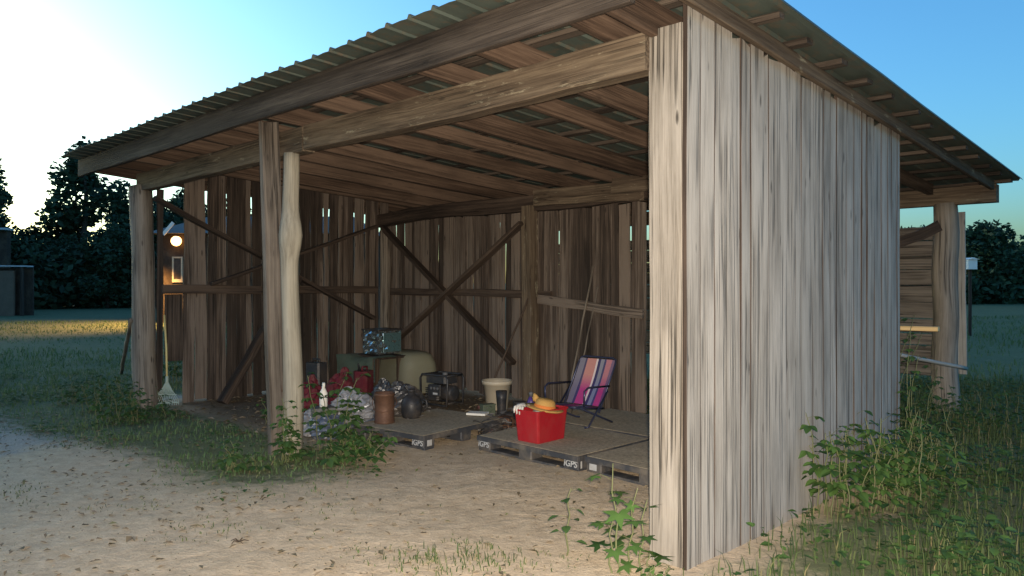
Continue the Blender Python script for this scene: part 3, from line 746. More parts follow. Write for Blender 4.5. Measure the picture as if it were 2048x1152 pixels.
# clutter between the two pallets
p = gp(1003, 840, .0); t = thing('rubber_boot', 'black rubber boot standing between the two pallets', 'boot', p, RZ + 2.6)
b = MB(); b.tube([(0, 0, .02), (0, 0, .12), (0, .0, .24), (0, .0, .33)], [.05, .05, .058, .066], 14); b.blob((0, -.09, .045), (.05, .12, .05), .1, 2, 16, 10, flat=-.045); b.build('boot_body', M['black'], t, smooth=True)
p = gp(955, 829, .15); b = MB(); b.box((0, 0, .012), (.21, .14, .022), ch=.003); tag(b.build('paper_stack', M['paper'], None, loc=p, rz=RZ + .5), 'white paper pad lying on the right edge of the left pallet', 'paper')
p = gp(1062, 842, .14); t = thing('drink_bottle', 'purple drink bottle behind the straw hat', 'bottle', p)
b = MB(); b.lathe([(.035, 0), (.04, .01), (.04, .20), (.018, .25)], 16); b.build('bottle_body', M['purple'], t, smooth=True)
b = MB(); b.lathe([(.02, .25), (.022, .29), (.012, .30)], 12); b.build('cap', M['grey'], t, smooth=True)
def wire_heap():
    p = gp(985, 868, .01); t = MB()
    for k in range(9):
        r = rnd.uniform(.10, .2); q = rnd.uniform(0, 6); zz = .02 + k * .014
        t.tube([(r * math.cos(a + q), r * .8 * math.sin(a + q), zz + .03 * math.sin(2 * a + q)) for a in [2 * math.pi * j / 22 for j in range(20)]], .005, 6)
    tag(t.build('cable_coil', M['black'], None, smooth=True, loc=p), 'loose coil of dark cable on the sand between the pallets', 'cable')
wire_heap()
for (px, py, z, sx, sy, sz_, m, lab) in ((975, 838, .0, .16, .10, .16, 'greensheet', 'dark green carton between the pallets'), (1013, 862, 0, .12, .16, .14, 'rust', 'small brown tin beside the red bin'), (1040, 838, .14, .12, .10, .17, 'black', 'small black box behind the straw hat')):
    b = MB(); b.box((0, 0, sz_ / 2), (sx, sy, sz_), ch=.008); b.box((0, 0, sz_ + .006), (sx * 1.04, sy * 1.04, .012)); tag(b.build('small_box', M[m], None, loc=gp(px, py, z), rz=rnd.uniform(0, 2)), lab, 'box')

# long sticks leaning on the back boards
def stick(label, p0, p1, r, mat, name='pole', cat='pole', group=None):
    b = MB(); p0, p1 = Vector(p0), Vector(p1); n = 8
    b.tube([p0.lerp(p1, i / n) + Vector((.006 * math.sin(i * 2.1), .006 * math.cos(i), 0)) for i in range(n + 1)], r, 8, rough=.1)
    return tag(b.build(name, M[mat], None, smooth=True), label, cat, group)
stick('long pale pole leaning on the back boards right of the post', SW(-3.50, 3.30, .02), SW(-3.28, 3.54, 1.75), .012, 'post')
stick('thin grey pole leaning beside the long pale pole', SW(-3.40, 3.28, .02), SW(-3.20, 3.53, 1.50), .009, 'plankpost')
stick('slim dark pole sticking up behind the cream planter pot', SW(-4.55, 3.0, .1), SW(-4.20, 3.40, 1.35), .013, 'brace')
stick('weathered stick propped against the outside of the left log post', gp(242, 748, 0) , at(262, 640, 9.35), .028, 'post', 'stick', 'stick')
stick('grey pole lying across behind the side wall', at(1780, 706, 7.4), at(1934, 737, 8.25), .02, 'siding')
b = MB(); b.beam(SW(-1.2, 4.6, 1.09), SW(.10, 4.72, 1.09), .09, .045, seg=3); tag(b.build('lumber_board', M['lumber'], None), 'fresh yellow board end poking out behind the side wall', 'board')
# rake hanging on the left wall
def rake():
    hp = at(334, 762, 9.45)
    t = thing('leaf_rake', 'leaf rake with a pale green fan head and yellow handle, leaning on the left wall', 'rake', hp)
    b = MB(); b.tube([(0, 0, 0), (-.022, .03, .40), (-.075, .09, .82)], .013, 8); b.build('handle', M['yellowwood'], t, smooth=True)
    b = MB(); n = 13
    for k in range(n):
        a = R(-33 + 66 * k / (n - 1)); b.tube([(.012 * math.sin(a), 0, 0), (.12 * math.sin(a), -.01, -.11), (.29 * math.sin(a), -.03, -.05 - .21 * math.cos(a) ** 1), (.31 * math.sin(a), -.055, -.29)], .0045, 5)
    b.beam((-.125, -.014, -.165), (.125, -.014, -.165), .008, .014); b.beam((-.165, -.035, -.265), (.165, -.035, -.265), .008, .018)
    b.build('fan_head', M['rakehead'], t)
    b = MB(); b.tube([(0, 0, -.02), (0, 0, .06)], .019, 10); b.build('socket', M['rakehead'], t)
rake()

# ------------------------------------------------------------------ background buildings
M['darkwall'] = plain('brown_wall', (.12, .085, .06), .85, .25, 3)
M['cottagewall'] = plain('dark_brown_wall', (.035, .024, .017), .9, .25, 3)
M['darkroof'] = plain('dark_shingle', (.10, .10, .10), .8, .3, 4)
M['trim'] = plain('white_trim', (.7, .68, .64), .6, .08, 8, dirtamt=.1)
M['pane'] = plain('brown_blind', (.05, .035, .028), .6, .1, 8)
M['tin'] = plain('pale_tin', (.42, .45, .48), .5, .15, 2)
def emis(name, col, st):
    t = NT(name); t.b.inputs['Emission Color'].default_value = (*col, 1); t.b.inputs['Emission Strength'].default_value = st; return t.m
def cottage():
    p = at(470, 565, 29); p.z = 0
    t = thing('cottage', 'dark brown cottage with a lit porch lamp, seen through the left wall gap', 'cottage', p)
    X0, X1 = -3.0, 5.0
    b = MB(); b.box(((X0 + X1) / 2, 2.5, 1.7), (X1 - X0, 5, 3.4)); b.build('wall', M['cottagewall'], t)
    b = MB(); V = [(X0 - .3, -.4, 3.42), (X1 + .3, -.4, 3.42), (X1 + .3, 5.4, 3.42), (X0 - .3, 5.4, 3.42), (X0 + 1.0, 2.5, 4.3), (X1 - 1.0, 2.5, 4.3)]
    b.add(V, [(0, 1, 5, 4), (1, 2, 5), (2, 3, 4, 5), (3, 0, 4), (3, 2, 1, 0)]); b.build('roof', M['darkroof'], t)
    wx = at(355, 0, 28.97).x - p.x
    b = MB()
    for (x, z, sx, sz_) in ((wx - .17, 2.05, .06, .98), (wx + .17, 2.05, .06, .98), (wx, 2.51, .28, .06), (wx, 1.62, .28, .12)): b.box((x, -.03, z), (sx, .05, sz_))
    fr = b.build('window', M['cream'], t); b = MB(); b.box((wx, -.012, 2.08), (.30, .02, .82)); b.build('pane', M['pane'], fr)
    lx = at(352, 0, 28.7).x - p.x; lz = at(352, 482, 28.7).z
    b = MB(); b.tube([(lx, 0, lz + .02), (lx, -.16, lz + .16), (lx, -.28, lz + .15)], .02, 8); b.lathe([(.05, .0), (.09, -.03), (.10, -.05)], 14, Matrix.Translation((lx, -.28, lz + .19))); pl = b.build('porch_lamp', M['darkroof'], t)
    b = MB(); b.blob((lx, -.28, lz), (.19, .19, .19), 0, 1, 16, 10); bo = b.build('bulb', emis('lit_bulb', (1, .48, .13), 2.0), pl, smooth=True)
    L = bpy.data.lights.new('porch_light', 'SPOT'); L.energy = 1000; L.color = (1, .52, .15); L.shadow_soft_size = .12; L.spot_size = R(125); L.spot_blend = .6
    lo = bpy.data.objects.new('porch_light', L); C.objects.link(lo); lo.parent = pl; lo.location = (lx - .1, -1.15, lz - .1); lo.rotation_euler = Vector((.45, .25, 1)).to_track_quat('Z', 'Y').to_euler()
    q = at(338, 457, 28.5) - p; b = MB(); b.beam((q.x - .22, q.y, q.z - .22), (q.x + .16, q.y, q.z + .22), .05, .13); b.build('bargeboard', M['trim'], t)
cottage()
def far_shed():
    p = gp(0, 632, 0); t = thing('lean_to_shed', 'dark open lean-to with a pale tin roof edge at the far left', 'shed', p)
    b = MB(); b.box((-.9, .1, 1.05), (3.0, .12, 2.1)); b.build('wall', M['darkwall'], t)
    b = MB(); b.box((-2.9, .55, 1.12), (8.2, .1, 2.22)); b.build('back_wall', M['cottagewall'], t)
    b = MB(); b.beam((1.05, -.05, 0), (1.05, -.05, 2.25), .12, .12, up=(0, 1, 0)); b.build('post', M['brace'], t)
    b = MB(); b.beam((-6, .15, 2.36), (1.30, .15, 2.30), .5, .06); b.build('roof', M['tin'], t)
    p2 = at(-46, 447, 36); t2 = thing('pole_barn', 'dark barn corner with a pale eave at the far left edge, above the lean-to', 'barn', (p2.x, p2.y + 3, 0))
    b = MB(); b.box((-3.6, .2, 2.1), (6, .3, 4.2)); b.build('wall', M['cottagewall'], t2)
    b = MB(); b.beam((-7, 0, 4.32), (-.45, 0, 4.30), .7, .10); b.build('roof', M['tin'], t2)
far_shed()
# white box on a pole, right
p = at(1940, 529, 22); t = thing('post_box', 'white box on a slim post out in the right hand field', 'box', (p.x, p.y, 0))
b = MB(); b.beam((0, 0, -.1), (0, 0, p.z - .15), .07, .07, up=(0, 1, 0)); b.build('post', M['brace'], t)
b = MB(); b.box((0, 0, p.z), (.27, .3, .28), ch=.02); b.build('box_body', M['trim'], t)
b = MB(); b.add([(-.17, -.19, p.z + .142), (.17, -.19, p.z + .142), (.17, .19, p.z + .142), (-.17, .19, p.z + .142), (0, -.19, p.z + .2), (0, .19, p.z + .2)], [(0, 1, 4), (2, 3, 5), (1, 2, 5, 4), (3, 0, 4, 5), (0, 3, 2, 1)]); b.build('lid', M['trim'], t)

# covered pile and a meter post at the foot of the left trees
p = gp(218, 612, 0); b = MB(); b.blob((0, 0, .35), (2.1, .9, .75), .22, 2.2, 30, 16, q=4, flat=-.4)
tag(b.build('covered_pile', M['bluebag'], None, loc=p), 'low blue grey tarp covered pile at the foot of the left trees', 'pile')
p = gp(253, 606, 0); t = thing('meter_post', 'pale meter box on a short post just left of the left log post', 'post', p)
b = MB(); b.beam((0, 0, -.1), (0, 0, 1.5), .09, .09, up=(0, 1, 0)); b.build('post', M['brace'], t)
b = MB(); b.box((0, -.08, 1.35), (.24, .14, .50), ch=.015); b.build('meter_box', M['tin'], t)
# ------------------------------------------------------------------ trees
M['leafdark'] = leafmat('tree_leaves', (.016, .033, .019), (.040, .068, .034), trans=.15)
M['leafblue'] = leafmat('shrub_leaves', (.018, .042, .024), (.044, .082, .040), trans=.15)
M['bark'] = plain('tree_bark', (.06, .05, .04), .95, .3, 4)
def leaf_cloud(cs, n, size, q, squash=1.0):
    """n leaf-sized folded faces spread through the given clumps [(centre, radius)]"""
    rs = np.random.RandomState(q); w = np.array([c[1] ** 2.2 for c in cs]); w = w / w.sum()
    idx = rs.choice(len(cs), n, p=w); cen = np.array([tuple(c[0]) for c in cs])[idx]; rad = np.array([c[1] for c in cs])[idx]
    d = rs.normal(size=(n, 3)); d /= np.linalg.norm(d, axis=1)[:, None]
    p = cen + d * (rad * rs.uniform(.25, 1.05, n) ** .6)[:, None] * np.array([1, 1, squash])
    a = rs.normal(size=(n, 3)); a[:, 2] *= .6; a /= np.linalg.norm(a, axis=1)[:, None]
    b = np.cross(a, rs.normal(size=(n, 3))); b /= np.linalg.norm(b, axis=1)[:, None]
    s = size * rs.uniform(.6, 1.3, n)[:, None]
    V = np.stack([p - a * s * .6, p + b * s * .32, p + a * s * .6, p - b * s * .32], 1).reshape(-1, 3)
    return V.tolist(), [(4 * i, 4 * i + 1, 4 * i + 2, 4 * i + 3) for i in range(n)]
def tree_mesh(q, h, cr, base, nleaf, lsize, dense=True):
    r = random.Random(q); b = MB(); cl = []
    top = Vector((r.uniform(-.3, .3), r.uniform(-.3, .3), h * .86)); n = 9
    tr = [Vector((0, 0, -.2)).lerp(top, i / n) + Vector((.12 * math.sin(i * 1.3 + q), .12 * math.cos(i * 1.1 + q), 0)) for i in range(n + 1)]
    b.tube(tr, [.028 * h * (1 - .88 * i / n) + .02 for i in range(n + 1)], 8, rough=.15)
    for k in range(16):
        t = base / h + (1 - base / h) * (k + r.random()) / 16 * .95; i = min(n - 1, int(t * n)); p = tr[i].lerp(tr[i + 1], t * n - i)
        L = cr * (1.0 - .55 * max(0, (t - .45) / .55)) * r.uniform(.6, 1.1); a = r.uniform(0, 6.28)
        e = p + Vector((math.cos(a) * L, math.sin(a) * L, L * r.uniform(.15, .6))); m = p.lerp(e, .5) + Vector((0, 0, L * .1))
        b.tube([p, m, e], [.010 * h * (1 - t) + .03, .03, .012], 6)
        for c, rr in ((e, .5), (m, .42), (e + Vector((r.uniform(-1, 1), r.uniform(-1, 1), r.uniform(-.4, .8))) * .3 * cr, .34)):
            cl.append((c, cr * rr * r.uniform(.55, 1.0)))
    cl.append((top, cr * .42)); cl.append((top + Vector((0, 0, h * .08)), cr * .25))
    V, Fc = leaf_cloud(cl, nleaf, lsize, q)
    return b, V, Fc
def finish_tree(name, label, cat, loc, rz, parts, group, sc=1.0, mat='leafdark'):
    t = thing(name, label, cat, loc, rz, group); t.scale = (sc,) * 3
    trunk, crown = parts
    for nm, me in (('trunk', trunk), ('crown', crown)):
        o = bpy.data.objects.new(nm, me); C.objects.link(o); o.parent = t
    return t
def proto(q, h, cr, base, nleaf, ls, mat):
    b, V, Fc = tree_mesh(q, h, cr, base, nleaf, ls); o = b.build('trunk', M['bark'], None, smooth=True); me = o.data; bpy.data.objects.remove(o)
    o2 = raw_mesh('crown', V, Fc, M[mat]); m2 = o2.data; bpy.data.objects.remove(o2); return me, m2
TA = proto(3, 11, 3.0, 2.2, 9000, .34, 'leafdark'); TB = proto(8, 11.5, 2.4, 4.2, 3000, .42, 'leafdark'); TC = proto(14, 7, 3.4, .5, 10000, .34, 'leafdark'); TD = proto(21, 6, 3.2, .2, 9000, .36, 'leafblue')
def tree_at(px, d, top, P, h, label, rz, group='trees beyond the lawn', name='broadleaf_tree'):
    q = at(px, top, d); finish_tree(name, label, 'tree', (q.x, q.y, 0), rz, P, group, sc=q.z / h)
tree_at(-40, 47, 278, TA, 11.2, 'tall dense tree at the left edge of the photo', 0)
tree_at(176, 50, 262, TB, 11.8, 'tallest open crowned tree, just left of the shed roof corner', 2.0)
tree_at(240, 50, 360, TB, 11.8, 'thin tree half hidden behind the shed roof corner', 4.1)
tree_at(75, 50, 425, TC, 8.8, 'low bushy tree between the two tall trees on the left', 1)
tree_at(10, 45, 440, TC, 8.8, 'low bushy tree under the tall tree at the left edge', 3)
tree_at(140, 48, 455, TC, 8.8, 'low bushy tree under the tallest open crowned tree', 5)
tree_at(215, 46, 430, TC, 8.8, 'low bushy tree beside the left log post', .5)
tree_at(300, 50, 370, TC, 8.8, 'low bushy tree behind the cottage lamp', 2.4)
tree_at(370, 52, 365, TA, 11.2, 'dark tree above the cottage roof', 3.3)
tree_at(450, 54, 380, TC, 8.6, 'dark tree behind the left board wall', 1.3)
tree_at(545, 58, 400, TC, 8.6, 'dark tree behind the middle posts', 4.4)
tree_at(640, 70, 440, TC, 8.6, 'dark tree behind the back left corner of the shed', 5.4)
for k, (px, d, top, lab) in enumerate(((1850, 62, 455, 'bushy tree half hidden behind the rear log post'), (1965, 58, 446, 'highest bushy tree at the right, beside the white box'), (2040, 60, 492, 'low bushy tree at the right edge of the photo'), (2120, 60, 488, 'bushy tree just past the right edge'), (1780, 66, 470, 'bushy tree behind the side wall'))):
    tree_at(px, d, top, TD, 6.3, lab, k * 1.7, 'bushy trees beyond the right field', 'bushy_tree')
# dark scrub along the foot of the trees and the far wood at the right: masses
def scrub(name, a, b_, h, n, ls, mat, label, q):
    r = random.Random(q); cl = []
    for k in range(60):
        u = k / 59; c = Vector(a).lerp(Vector(b_), u) + Vector((0, r.uniform(-2, 3), h * r.uniform(.1, .55))); cl.append((c, h * r.uniform(.35, .6)))
    V, Fc = leaf_cloud(cl, n, ls, q); o = raw_mesh(name, V, Fc, M[mat]); tag(o, label, 'undergrowth', kind='stuff')
la, lb = at(-150, 565, 43), at(760, 565, 56); la.z = lb.z = 0
scrub('undergrowth', la, lb, 4.2, 26000, .42, 'leafdark', 'dark undergrowth along the foot of the left tree line', 5)
la, lb = at(1700, 565, 56), at(2200, 565, 56); la.z = lb.z = 0
scrub('undergrowth', la, lb, 2.6, 15000, .42, 'leafblue', 'dark undergrowth along the far edge of the right field', 6)

# ------------------------------------------------------------------ plants and grass
M['grassA'] = leafmat('grass_blades', (.03, .055, .017), (.085, .115, .04), (.24, .19, .10), trans=.25)
M['grassB'] = leafmat('lawn_blades', (.042, .085, .03), (.095, .15, .055), (.18, .18, .10), trans=.2)
M['weed'] = leafmat('weed_leaves', (.016, .045, .012), (.065, .125, .03), trans=.25)
M['weeddark'] = leafmat('vine_leaves', (.025, .06, .018), (.06, .11, .032), trans=.25)
M['stem'] = plain('green_stem', (.10, .11, .045), .7, .3, 20, dirtamt=.3)
M['litter'] = leafmat('dry_litter', (.05, .045, .025), (.20, .155, .10), (.09, .11, .04), trans=0)
def blades(name, pts, hmin, hmax, w, mat, label, q, bend=.5):
    rs = np.random.RandomState(q); P = np.array(pts); n = len(P)
    h = rs.uniform(hmin, hmax, n) * (P[:, 3] if P.shape[1] > 3 else 1); a = rs.uniform(0, 2 * np.pi, n); ln = rs.uniform(.1, 1, n) * bend
    dx, dy = np.cos(a), np.sin(a); b = rs.uniform(0, 2 * np.pi, n); wx, wy = np.cos(b) * w, np.sin(b) * w
    x, y, z = P[:, 0], P[:, 1], P[:, 2] - .01
    m = np.stack([x + dx * h * ln * .3, y + dy * h * ln * .3, z + h * .6], 1); t = np.stack([x + dx * h * ln, y + dy * h * ln, z + h * (1 - .35 * ln)], 1)
    wv = np.stack([wx, wy, 0 * wx], 1); o = np.stack([x, y, z], 1)
    V = np.stack([o - wv, o + wv, m + wv * .8, t, m - wv * .8], 1).reshape(-1, 3)
    Fc = []
    for i in range(n): k = 5 * i; Fc += [(k, k + 1, k + 2, k + 4), (k + 4, k + 2, k + 3)]
    ob = raw_mesh(name, V.tolist(), Fc, M[mat]); return tag(ob, label, 'grass', kind='stuff')
def scatter(n, x0, x1, y0, y1, fn, q):
    r = random.Random(q); out = []; tries = 0
    while len(out) < n and tries < n * 25:
        tries += 1; x, y = r.uniform(x0, x1), r.uniform(y0, y1); k = fn(x, y)
        if k > 0 and r.random() < k:
            out.append((x, y, gz(x, y), min(1.2, .45 + .7 * k)))
    return out
def right_fn(x, y):
    sx, sy = to_shed(x, y)
    if sx < .16 and -.2 < sy < 3.6: return 0
    g = masks(x, y)[0]
    cl = .5 + .9 * noise.noise((x * 1.4, y * 1.4, 11)); return max(0, g * (.25 + .75 * cl)) if sx > 0 or sy > 3.7 else 0
blades('tall_grass', scatter(26000, .6, 9, 3.0, 12, right_fn, 1), .06, .27, .004, 'grassA', 'rough grass and weeds growing right of the board wall', 1)
def far_fn(x, y):
    sx, sy = to_shed(x, y)
    if -8.5 < sx < .6 and -1 < sy < 7.5: return 0
    return max(.05, .5 + .9 * noise.noise((x * .35, y * .35, 61)))
blades('field_grass', scatter(16000, -24, -6, 9.5, 30, far_fn, 7), .06, .16, .010, 'grassB', 'mown grass of the lawn beyond the shed on the left', 7, bend=.9)
blades('field_grass', scatter(12000, 4, 24, 10.5, 34, far_fn, 8), .08, .22, .010, 'grassB', 'rough grass of the open field at the right', 8, bend=.8)
def cover_fn(x, y):
    sx, sy = to_shed(x, y)
    if sx < .2 and -.1 < sy < 3.6: return 0
    return right_fn(x, y) * max(0, .35 + 1.3 * noise.noise((x * 1.1, y * 1.1, 17)))
def cover(name, n, fn, x0, x1, y0, y1, q, smin, smax, hmax, mat, label):
    r = random.Random(q); b = MB(); P = scatter(n, x0, x1, y0, y1, fn, q)
    for (x, y, z, k) in P:
        a = r.uniform(0, 6.28); L = r.uniform(smin, smax); hh = r.random() ** 1.6 * hmax * k
        leafpoly(b, Vector((x, y, z + hh)), Vector((math.cos(a), math.sin(a), r.uniform(-.1, .6))), Vector((r.uniform(-.4, .4), r.uniform(-.4, .4), 1)), L, L * .32)
    tag(b.build(name, M[mat], None), label, 'weeds', kind='stuff')
def leafpoly(b, o, d, nrm, L, Wd, mi=0, fold=.25):
    """pointed oval leaf from o along d"""
    d = d.normalized(); s_ = d.cross(nrm).normalized(); n_ = s_.cross(d)
    pr = ((0, 0), (.18, .55), (.42, 1.0), (.68, .8), (.88, .38), (1, 0))
    mid = [o + d * (L * t) - n_ * (L * .22 * t * t) for t, _ in pr]
    lf = [m + s_ * (Wd * k) + n_ * (fold * Wd * k) for m, (_, k) in zip(mid, pr)]; rt = [m - s_ * (Wd * k) + n_ * (fold * Wd * k) for m, (_, k) in zip(mid, pr)]
    V = mid + lf[1:5] + rt[1:5]; Fc = [(0, 6, 1), (1, 6, 7, 2), (2, 7, 8, 3), (3, 8, 9, 4), (4, 9, 5), (0, 1, 10), (1, 2, 11, 10), (2, 3, 12, 11), (3, 4, 13, 12), (4, 5, 13)]
    b.add(V, Fc, None, mi)
cover('ground_weeds', 13000, cover_fn, .6, 8, 3.0, 11, 51, .025, .075, .30, 'weed', 'low broad leaved weeds mixed into the rough grass right of the board wall')
def left_fn(x, y):
    sx, sy = to_shed(x, y)
    if sx > -7.4 and sy > .15: return .0
    g = masks(x, y)[0]; return g * (.35 + .65 * max(0, .5 + noise.noise((x * 1.2, y * 1.2, 21)))) if sx < -1.5 else 0
blades('short_grass', scatter(20000, -11, -.8, 4.8, 15, left_fn, 2), .025, .10, .004, 'grassB', 'short grass in front of the left half of the shed and beyond', 2, bend=.9)
def sand_fn(x, y):
    sx, sy = to_shed(x, y)
    if sx > -.3 or sy > -.1: return 0
    return max(0, noise.noise((x * 1.3, y * 1.3, 31)) - .08) * 1.6
blades('sparse_grass', scatter(2600, -5, 2.0, 3.2, 8, sand_fn, 3), .025, .08, .0035, 'grassA', 'thin scattered grass sprouting from the sandy ground', 3, bend=1)
# leaf litter: small curled dry leaves and clods
def litter(name, n, label, q, fn, x0, x1, y0, y1, smin, smax):
    r = random.Random(q); V, Fc = [], []; c = 0
    while c < n:
        x, y = r.uniform(x0, x1), r.uniform(y0, y1)
        if r.random() > fn(x, y): continue
        s = smin + (smax - smin) * r.random() ** 2.6; a = r.uniform(0, 6.28); z = gz(x, y) + .004; u = Vector((math.cos(a), math.sin(a), r.uniform(-.25, .35))) * s; v = Vector((-math.sin(a), math.cos(a), r.uniform(-.3, .5))) * s * r.uniform(.3, .6); o = Vector((x, y, z + s * .15))
        k = len(V); V += [tuple(o - u), tuple(o + v + Vector((0, 0, s * .3))), tuple(o + u), tuple(o - v + Vector((0, 0, s * .25)))]; Fc += [(k, k + 1, k + 2), (k, k + 2, k + 3)]; c += 1
    tag(raw_mesh(name, V, Fc, M['litter']), label, 'litter', kind='stuff')
def lit_fn(x, y):
    sx, sy = to_shed(x, y); f = .25 + .75 * max(0, .35 + noise.noise((x * 1.6, y * 1.6, 41)))
    if sx > .1 and sy > -.1: return 0
    return f * (1 if sy < -.9 else .45)
litter('leaf_litter', 5200, 'dry leaf scraps and crumbs of bark strewn over the sand', 4, lit_fn, -6, 2.4, 3.0, 9, .005, .034)
litter('floor_debris', 1200, 'dark leaf and bark debris on the shed floor along the left wall', 5, lambda x, y: (1 if -7.4 < to_shed(x, y)[0] < -4.3 and .0 < to_shed(x, y)[1] < 3.4 else 0), -5, .5, 6, 13, .012, .05)

M['scrap'] = leafmat('rubbish', (.015, .015, .016), (.14, .13, .12), (.16, .03, .025), trans=0)
def scraps(label, q, px0, px1, py0, py1, n, z0, hmax):
    r = random.Random(q); V, Fc = [], []
    for k in range(n):
        p = gp(r.uniform(px0, px1), r.uniform(py0, py1), z0); s_ = r.uniform(.012, .055); o = Vector((p.x, p.y, z0 + .01 + r.random() ** 2 * hmax)); i = len(V)
        c = [Vector((r.uniform(-1, 1), r.uniform(-1, 1), r.uniform(-.6, .6))) * s_ for _ in range(5)]
        V += [tuple(o + v) for v in c]; Fc += [(i, i + 1, i + 2), (i, i + 2, i + 3), (i, i + 3, i + 4), (i + 1, i + 2, i + 4)]
    tag(raw_mesh('rubbish_scraps', V, Fc, M['scrap']), label, 'rubbish', kind='stuff')
scraps('torn scraps and rubbish strewn through the heap behind the log post', 1, 605, 860, 815, 860, 260, .03, .16)
scraps('small scraps and offcuts lying between the two front pallets', 2, 955, 1040, 828, 872, 110, .02, .14)

def starleaf(b, o, d, nrm, L):
    d = d.normalized(); s_ = d.cross(nrm).normalized(); n_ = s_.cross(d); V = [o + d * L * .30]
    for k in range(11):
        a = R(-150 + 30 * k); r_ = L * (.68 if k % 2 else .30); r_ *= 1.0 if k != 5 else 1.1
        V.append(o + d * L * .30 + (d * math.cos(a) + s_ * math.sin(a)) * r_ - n_ * (.15 * r_))
    b.add(V, [(0, k, k + 1) for k in range(1, 11)])
def plant(name, label, loc, stems, mat, q, group=None, lean=.3, star=False, leaf=.07, per=9, cat='plant', trip=True):
    """leafy plant: stems = [(height, dx, dy)]"""
    r = random.Random(q); t = thing(name, label, cat, loc, 0, group); b, f = MB(), MB()
    for (h, ox, oy) in stems:
        if b.v: b.build('stem', M['stem'], t, smooth=True); b = MB()
        a = r.uniform(0, 6.28); ln = r.uniform(.1, lean) * h; n = 8
        pts = [Vector((ox + math.cos(a) * ln * (i / n) ** 1.6 + .01 * math.sin(i * 1.7 + q), oy + math.sin(a) * ln * (i / n) ** 1.6, -.02 + h * i / n)) for i in range(n + 1)]
        b.tube(pts, [.0045 * (1 - .6 * i / n) + .001 for i in range(n + 1)], 5)
        for k in range(per):
            tt = .22 + .78 * (k + r.random() * .6) / per; i = min(n - 1, int(tt * n)); p = pts[i].lerp(pts[i + 1], tt * n - i)
            aa = k * 2.4 + r.uniform(-.4, .4); pd = Vector((math.cos(aa), math.sin(aa), r.uniform(.1, .7))); pl_ = leaf * r.uniform(.5, 1.0); e = p + pd * pl_
            b.tube([p, p.lerp(e, .5) + Vector((0, 0, .006)), e], .0014, 4); L = leaf * r.uniform(.65, 1.2) * (1.15 - .45 * tt); up = Vector((r.uniform(-.35, .35), r.uniform(-.35, .35), 1))
            dn = Vector((pd.x, pd.y, r.uniform(-.5, .1)))
            if star: starleaf(f, e, dn, up, L * 1.5)
            elif trip:
                for w_ in (-1, 0, 1): leafpoly(f, e, Matrix.Rotation(w_ * 1.15, 3, 'Z') @ dn, up, L * (1 if w_ == 0 else .8), L * .30)
            else: leafpoly(f, e, dn, up, L * 1.2, L * .42)
    b.build('stem', M['stem'], t, smooth=True); f.build('foliage', M[mat], t); return t
def clump(n, r_, h, q):
    g = random.Random(q); return [(h * g.uniform(.55, 1.05), g.uniform(-r_, r_), g.uniform(-r_, r_)) for _ in range(n)]
G1 = 'vines growing round the middle posts'
plant('vine_plant', 'tall leafy vine in front of the heap, right of the log post', gp(668, 905), clump(6, .13, .80, 1), 'weeddark', 1, G1, leaf=.10, per=12)
plant('vine_plant', 'low spreading vine right of the log post', gp(690, 925), clump(8, .24, .28, 2), 'weeddark', 2, G1, leaf=.10, per=8, lean=.8)
plant('vine_plant', 'small vine trailing on the sand right of the bags', gp(735, 915), clump(8, .16, .26, 9), 'weed', 9, G1, leaf=.08, per=7, lean=.9)
plant('vine_plant', 'leafy vine climbing between plank post and log', gp(566, 922), clump(5, .10, .60, 3), 'weed', 3, G1, leaf=.08, per=9)
plant('vine_plant', 'low weedy clump at the foot of the plank post', gp(520, 935), clump(9, .28, .24, 4), 'weeddark', 4, G1, leaf=.085, per=7, lean=.7)
plant('vine_plant', 'small vine behind the plank post on the left', gp(528, 850), clump(3, .07, .35, 5), 'weed', 5, G1, leaf=.06, per=6)
plant('weed_plant', 'thin sapling with oval leaves alone on the sand', gp(1133, 1112), [(.42, 0, 0)], 'weeddark', 6, None, leaf=.06, per=9, trip=False, lean=.15)
plant('weed_plant', 'broad star leaved sapling in front of the corner post', gp(1237, 1152), [(.60, 0, 0), (.50, .06, .03), (.42, .11, -.02), (.30, -.04, .02)], 'weed', 7, None, leaf=.095, per=5, star=True, lean=.2)
plant('weed_plant', 'small weed tuft at the foot of the corner post', gp(1312, 1165), clump(7, .06, .14, 8), 'weed', 8, None, leaf=.04, per=5, trip=False, lean=.8)
G2 = 'bushes along the side wall'
plant('bush', 'leafy bush against the side wall, its left shoot standing clear', SW(.42, 1.55), clump(9, .17, .66, 10), 'weed', 10, G2, leaf=.10, per=9, cat='bush')
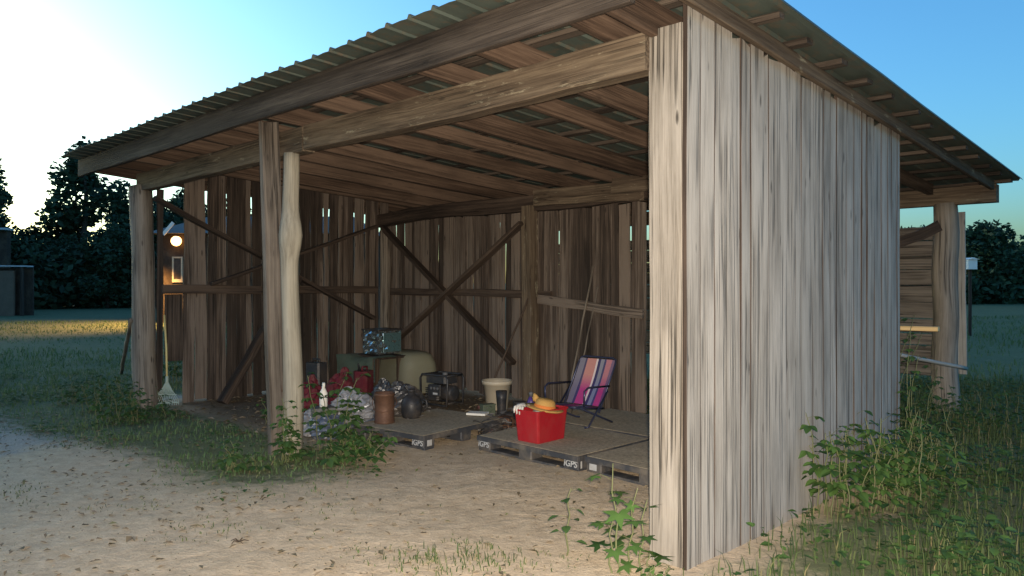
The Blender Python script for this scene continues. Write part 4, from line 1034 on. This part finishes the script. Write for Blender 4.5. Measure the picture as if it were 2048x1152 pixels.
plant('bush', 'dense bush in the middle of the side wall', SW(.42, 2.05), clump(20, .24, .62, 11), 'weed', 11, G2, leaf=.085, per=9, cat='bush')
plant('bush', 'bush with upright pale shoots further along the side wall', SW(.48, 2.6), clump(20, .26, .60, 12), 'weed', 12, G2, leaf=.085, per=12, cat='bush', trip=False)
plant('bush', 'low bush by the far end of the side wall', SW(.45, 3.25), clump(12, .25, .55, 13), 'weeddark', 13, G2, leaf=.07, per=9, cat='bush')
plant('vine_plant', 'vine climbing the far edge of the side wall', SW(.19, 3.42), [(1.15, 0, 0), (.95, .04, .05), (.8, -.0, -.08)], 'weed', 14, None, leaf=.07, per=9, lean=.06)
plant('vine_plant', 'vine hanging in the rear bay behind the side wall', SW(-.2, 4.3), clump(6, .2, 1.2, 15), 'weeddark', 15, None, leaf=.08, per=10)
plant('bush', 'dark weeds round the foot of the rear log post', SW(.15, 5.6), clump(16, .45, .5, 16), 'weeddark', 16, G2, leaf=.08, per=8, cat='bush')
def cover_left(x, y):
    sx, sy = to_shed(x, y)
    return left_fn(x, y) * max(0, .2 + 1.3 * noise.noise((x * 1.3, y * 1.3, 27)))
cover('ground_weeds', 4500, cover_left, -9, -.8, 4.8, 12.5, 52, .02, .06, .14, 'weeddark', 'low broad leaved weeds in the grass strip before the left half of the shed')
G3 = 'weeds round the left log post'
for k, (px, py, h, lab) in enumerate(((225, 820, .42, 'tall weeds left of the left log post'), (265, 840, .40, 'weeds at the foot of the left log post'), (185, 805, .35, 'weeds at the lawn corner by the gravel'), (335, 770, .55, 'weeds behind the rake head'))):
    plant('weed_plant', lab, gp(px, py), clump(14, .3, h, 30 + k), 'weeddark', 30 + k, G3, leaf=.08, per=7, lean=.5)
# small dark twig scrap on the sand
b = MB(); p = gp(478, 1086)
for k in range(5):
    a = k * 1.3; b.tube([(0, 0, .008), (.03 * math.cos(a), .03 * math.sin(a), .02), (.055 * math.cos(a + .3), .055 * math.sin(a + .3), .010)], [.005, .004, .002], 5)
tag(b.build('dead_twig', M['soil'], None, smooth=True, loc=p), 'small dark dead twig lying on open sand', 'twig')
